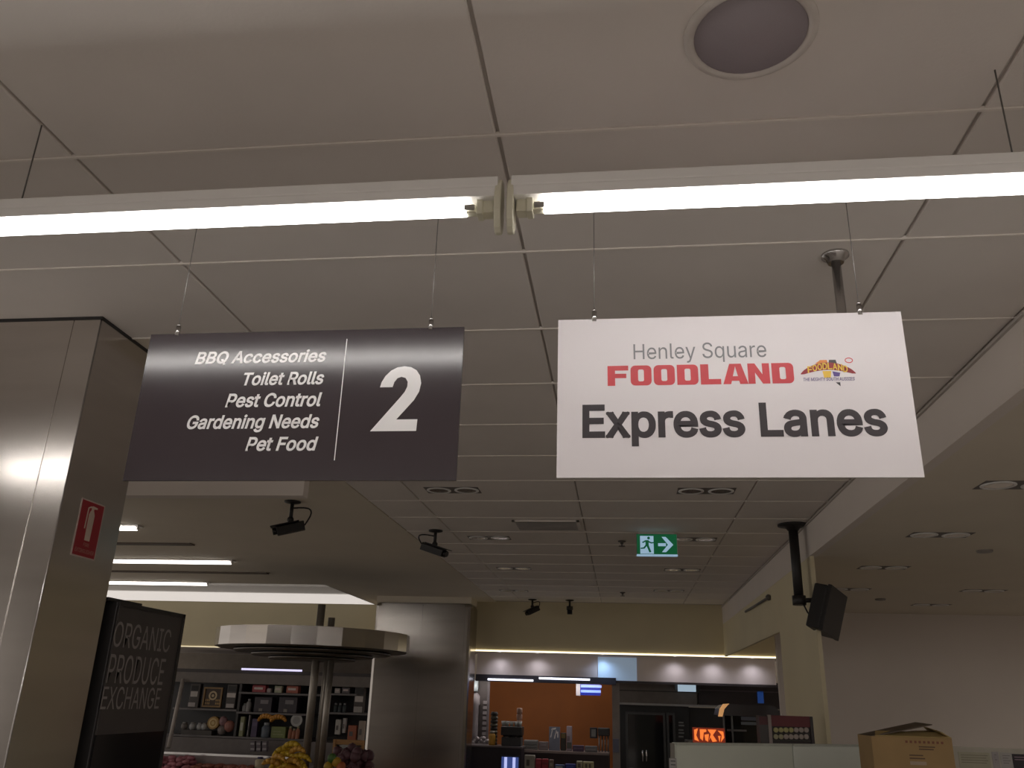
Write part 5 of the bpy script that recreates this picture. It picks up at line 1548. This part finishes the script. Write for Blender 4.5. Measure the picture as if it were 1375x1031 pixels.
# little tag boxes left of the partition
a_ = at_y(904, 1031, 5.7)
t = thing('card_reader', 'small white card reader left of the partition end', 'card reader', (a_.x, 5.72, .0))
MB().box((a_.x - .022, 5.70, at_y(904, 1034, 5.7).z), (a_.x + .022, 5.73, at_y(904, 1018, 5.7).z)).build('body', C(.4, .38, .37), t, bevel=.004)
for k in range(3):
    z_ = at_y(904, 1021 + 5 * k, 5.7).z
    MB().box((a_.x - .014, 5.696, z_ - .006), (a_.x + .014, 5.70, z_)).build('key_row', C(.08, .08, .08), t)
MB().cyl((a_.x, 5.72, 0), (a_.x, 5.72, at_y(904, 1034, 5.7).z), .012, n=8).build('stand', M['chrome'], t)

# roll rack
YRR = 6.55
a_, c_ = at_y(1022, 1002, YRR), at_y(1091, 962, YRR)
rx0, rx1, rz1 = a_.x, c_.x, c_.z
seamx = at_y(1034, 980, YRR).x
t = thing('roll_rack', 'red topped rack with rows of round rolls above the partition', 'rack', ((rx0 + rx1) / 2, YRR + .1, 0))
MB().box((rx0, YRR + .02, 0), (rx1 - .005, YRR + .16, rz1 - .004)).build('body', C(.035, .022, .02), t)
MB().box((seamx + .012, YRR, at_y(1060, 975.5, YRR).z), (rx1 - .02, YRR + .02, rz1)).build('red_header', C(.13, .010, .014), t)
MB().box((rx0, YRR + .005, at_y(1028, 973, YRR).z), (seamx - .01, YRR + .02, rz1 - .01)).build('red_header', C(.085, .012, .016), t)
MB().box((rx0, YRR + .005, at_y(1028, 997, YRR).z), (seamx - .01, YRR + .02, at_y(1028, 973, YRR).z)).build('side_panel', C(.06, .05, .048), t)
MB().box((seamx - .01, YRR - .006, 1.1), (seamx + .012, YRR + .03, rz1 + .002)).build('post', C(.32, .26, .24), t)
MB().box((rx1 - .02, YRR - .004, 1.1), (rx1 - .0, YRR + .03, rz1)).build('post', C(.04, .03, .03), t)
for r_, py in enumerate((980, 989)):
    for k in range(7):
        q = at_y(1042 + k * 6.8, py, YRR)
        col_ = (.42, .38, .16) if (k < 4 and r_ == 0) else ((.40, .36, .22) if k < 2 else (.40, .33, .29))
        b = MB().cyl((q.x, YRR - .002, q.z), (q.x, YRR + .03, q.z), .0165, n=12)
        b.build('roll', C(*col_), t)
for py in (984.5, 994):
    z_ = at_y(1060, py, YRR).z
    MB().box((seamx + .012, YRR + .0, z_ - .004), (rx1 - .02, YRR + .03, z_)).build('shelf_lip', C(.05, .045, .03), t)

# checkout bench below the frame that carries the carton and notices
t = thing('checkout_bench', 'grey checkout bench below the carton', 'bench', (1.95, 5.3, 0))
BZ = 1.14
MB().box((1.15, 4.95, BZ - .04), (2.9, 5.62, BZ)).build('top', C(.3, .28, .26), t)
MB().box((1.2, 5.0, 0), (2.85, 5.58, BZ - .04)).build('body', C(.25, .23, .22), t)
# cardboard box with open flaps
YX = 5.15
a_, c_ = at_y(1171, 1000, YX), at_y(1279, 1000, YX)
bx0, bx1 = a_.x, c_.x
bz1 = at_y(1225, 990, YX).z
t = thing('cardboard_box', 'open brown cardboard box with raised flaps', 'box', ((bx0 + bx1) / 2, YX + .14, BZ))
MB().box((bx0, YX, BZ), (bx1, YX + .006, bz1)).build('front_side', M['card'], t)
MB().box((bx0, YX + .28, BZ), (bx1, YX + .286, bz1)).build('back_side', M['card'], t)
MB().box((bx0, YX + .006, BZ), (bx0 + .006, YX + .28, bz1)).build('end_side', M['card'], t)
MB().box((bx1 - .006, YX + .006, BZ), (bx1, YX + .28, bz1)).build('end_side', M['card'], t)
MB().box((bx0, YX + .006, BZ), (bx1, YX + .28, BZ + .006)).build('bottom', M['card'], t)


def flap(pts, th, name='flap', mm=None):
    pts = [Vector(p) for p in pts]
    nn = (pts[1] - pts[0]).cross(pts[2] - pts[0]).normalized() * th
    b = MB()
    k = len(pts)
    b.add(pts + [p + nn for p in pts], [list(range(k))[::-1], [k + i for i in range(k)]] + [(i, (i + 1) % k, k + (i + 1) % k, k + i) for i in range(k)])
    return b.build(name, mm or M['card'], t)


e1 = at_y(1240, 971, YX + .16)
flap([(bx0, YX, bz1), (bx0, YX + .28, bz1), (e1.x, YX + .30, e1.z + .004), (e1.x, YX + .02, e1.z - .002)], .005, mm=C(.09, .06, .035))
e2 = at_y(1254, 980, YX + .16)
flap([(bx0 + .02, YX + .27, bz1 - .004), (bx1 - .03, YX + .27, bz1 - .004), (e2.x + .03, YX + .20, e2.z), (e2.x - .10, YX + .20, e2.z - .008)], .005)
zf = at_y(1225, 998.5, YX - .03).z
lite = C(.42, .30, .12, .8)
flap([(bx0 + .02, YX, bz1 + .001), (bx1 - .005, YX, bz1 + .001), (bx1 - .01, YX + .10, bz1 + .024), (bx0 + .05, YX + .10, bz1 + .022)], .005, mm=lite)
flap([(bx1, YX + .005, bz1), (bx1, YX + .28, bz1), (bx1 - .05, YX + .28, bz1 + .05), (bx1 - .05, YX + .01, bz1 + .03)], .005, mm=lite)
pr = C(.22, .09, .055, .8)
b = MB()
for i in range(9):
    xq = bx0 + (bx1 - bx0) * (.42 + i * .055)
    b.box((xq, YX - .0008, bz1 - .028), (xq + .012, YX, bz1 - .016))
b.build('print', pr, t)
b = MB()
for k, (u0, u1, dz_) in enumerate(((.58, .78, .042), (.58, .76, .054), (.45, .62, .085), (.45, .64, .10))):
    b.box((bx0 + (bx1 - bx0) * u0, YX - .0008, bz1 - dz_ - .006), (bx0 + (bx1 - bx0) * u1, YX, bz1 - dz_))
b.build('print', C(.13, .08, .05, .8), t)
MB().box((bx0 + (bx1 - bx0) * .45, YX - .001, bz1 - .135), (bx0 + (bx1 - bx0) * .65, YX, bz1 - .118)).build('sticker', C(.42, .32, .24), t)

# notice board with papers
YN = 5.55
nz = at_y(1330, 1004, YN).z
t = thing('notice_board', 'pale board with paper notices at the lower right corner', 'notice board', (2.15, YN, BZ))
nx0, nx1 = at_y(1275, 1015, YN).x, at_y(1400, 1015, YN).x
MB().box((nx0, YN, BZ), (nx1, YN + .012, nz)).build('board', C(.46, .43, .36), t)
for (pa_, pb2, ya, cc) in ((1286, 1328, 1009, (.40, .375, .27)), (1331, 1340, 1009, (.36, .33, .33)), (1342, 1358, 1010, (.40, .38, .36)), (1358, 1385, 1012, (.02, .012, .018))):
    q0, q1 = at_y(pa_, ya, YN), at_y(pb2, ya, YN)
    sh_ = MB().box((q0.x, YN - .002, BZ + .02), (q1.x, YN, q0.z)).build('paper', C(*cc), t)
    b = MB()
    for k in range(4 if cc[0] > .1 else 2):
        z_ = q0.z - .018 - k * .013
        b.box((q0.x + .012, YN - .003, z_), (q1.x - .012 - .01 * (k % 2), YN - .002, z_ + .004))
    b.build('print', C(*[c_ * .55 for c_ in cc]) if cc[0] > .1 else C(.3, .2, .25), sh_)
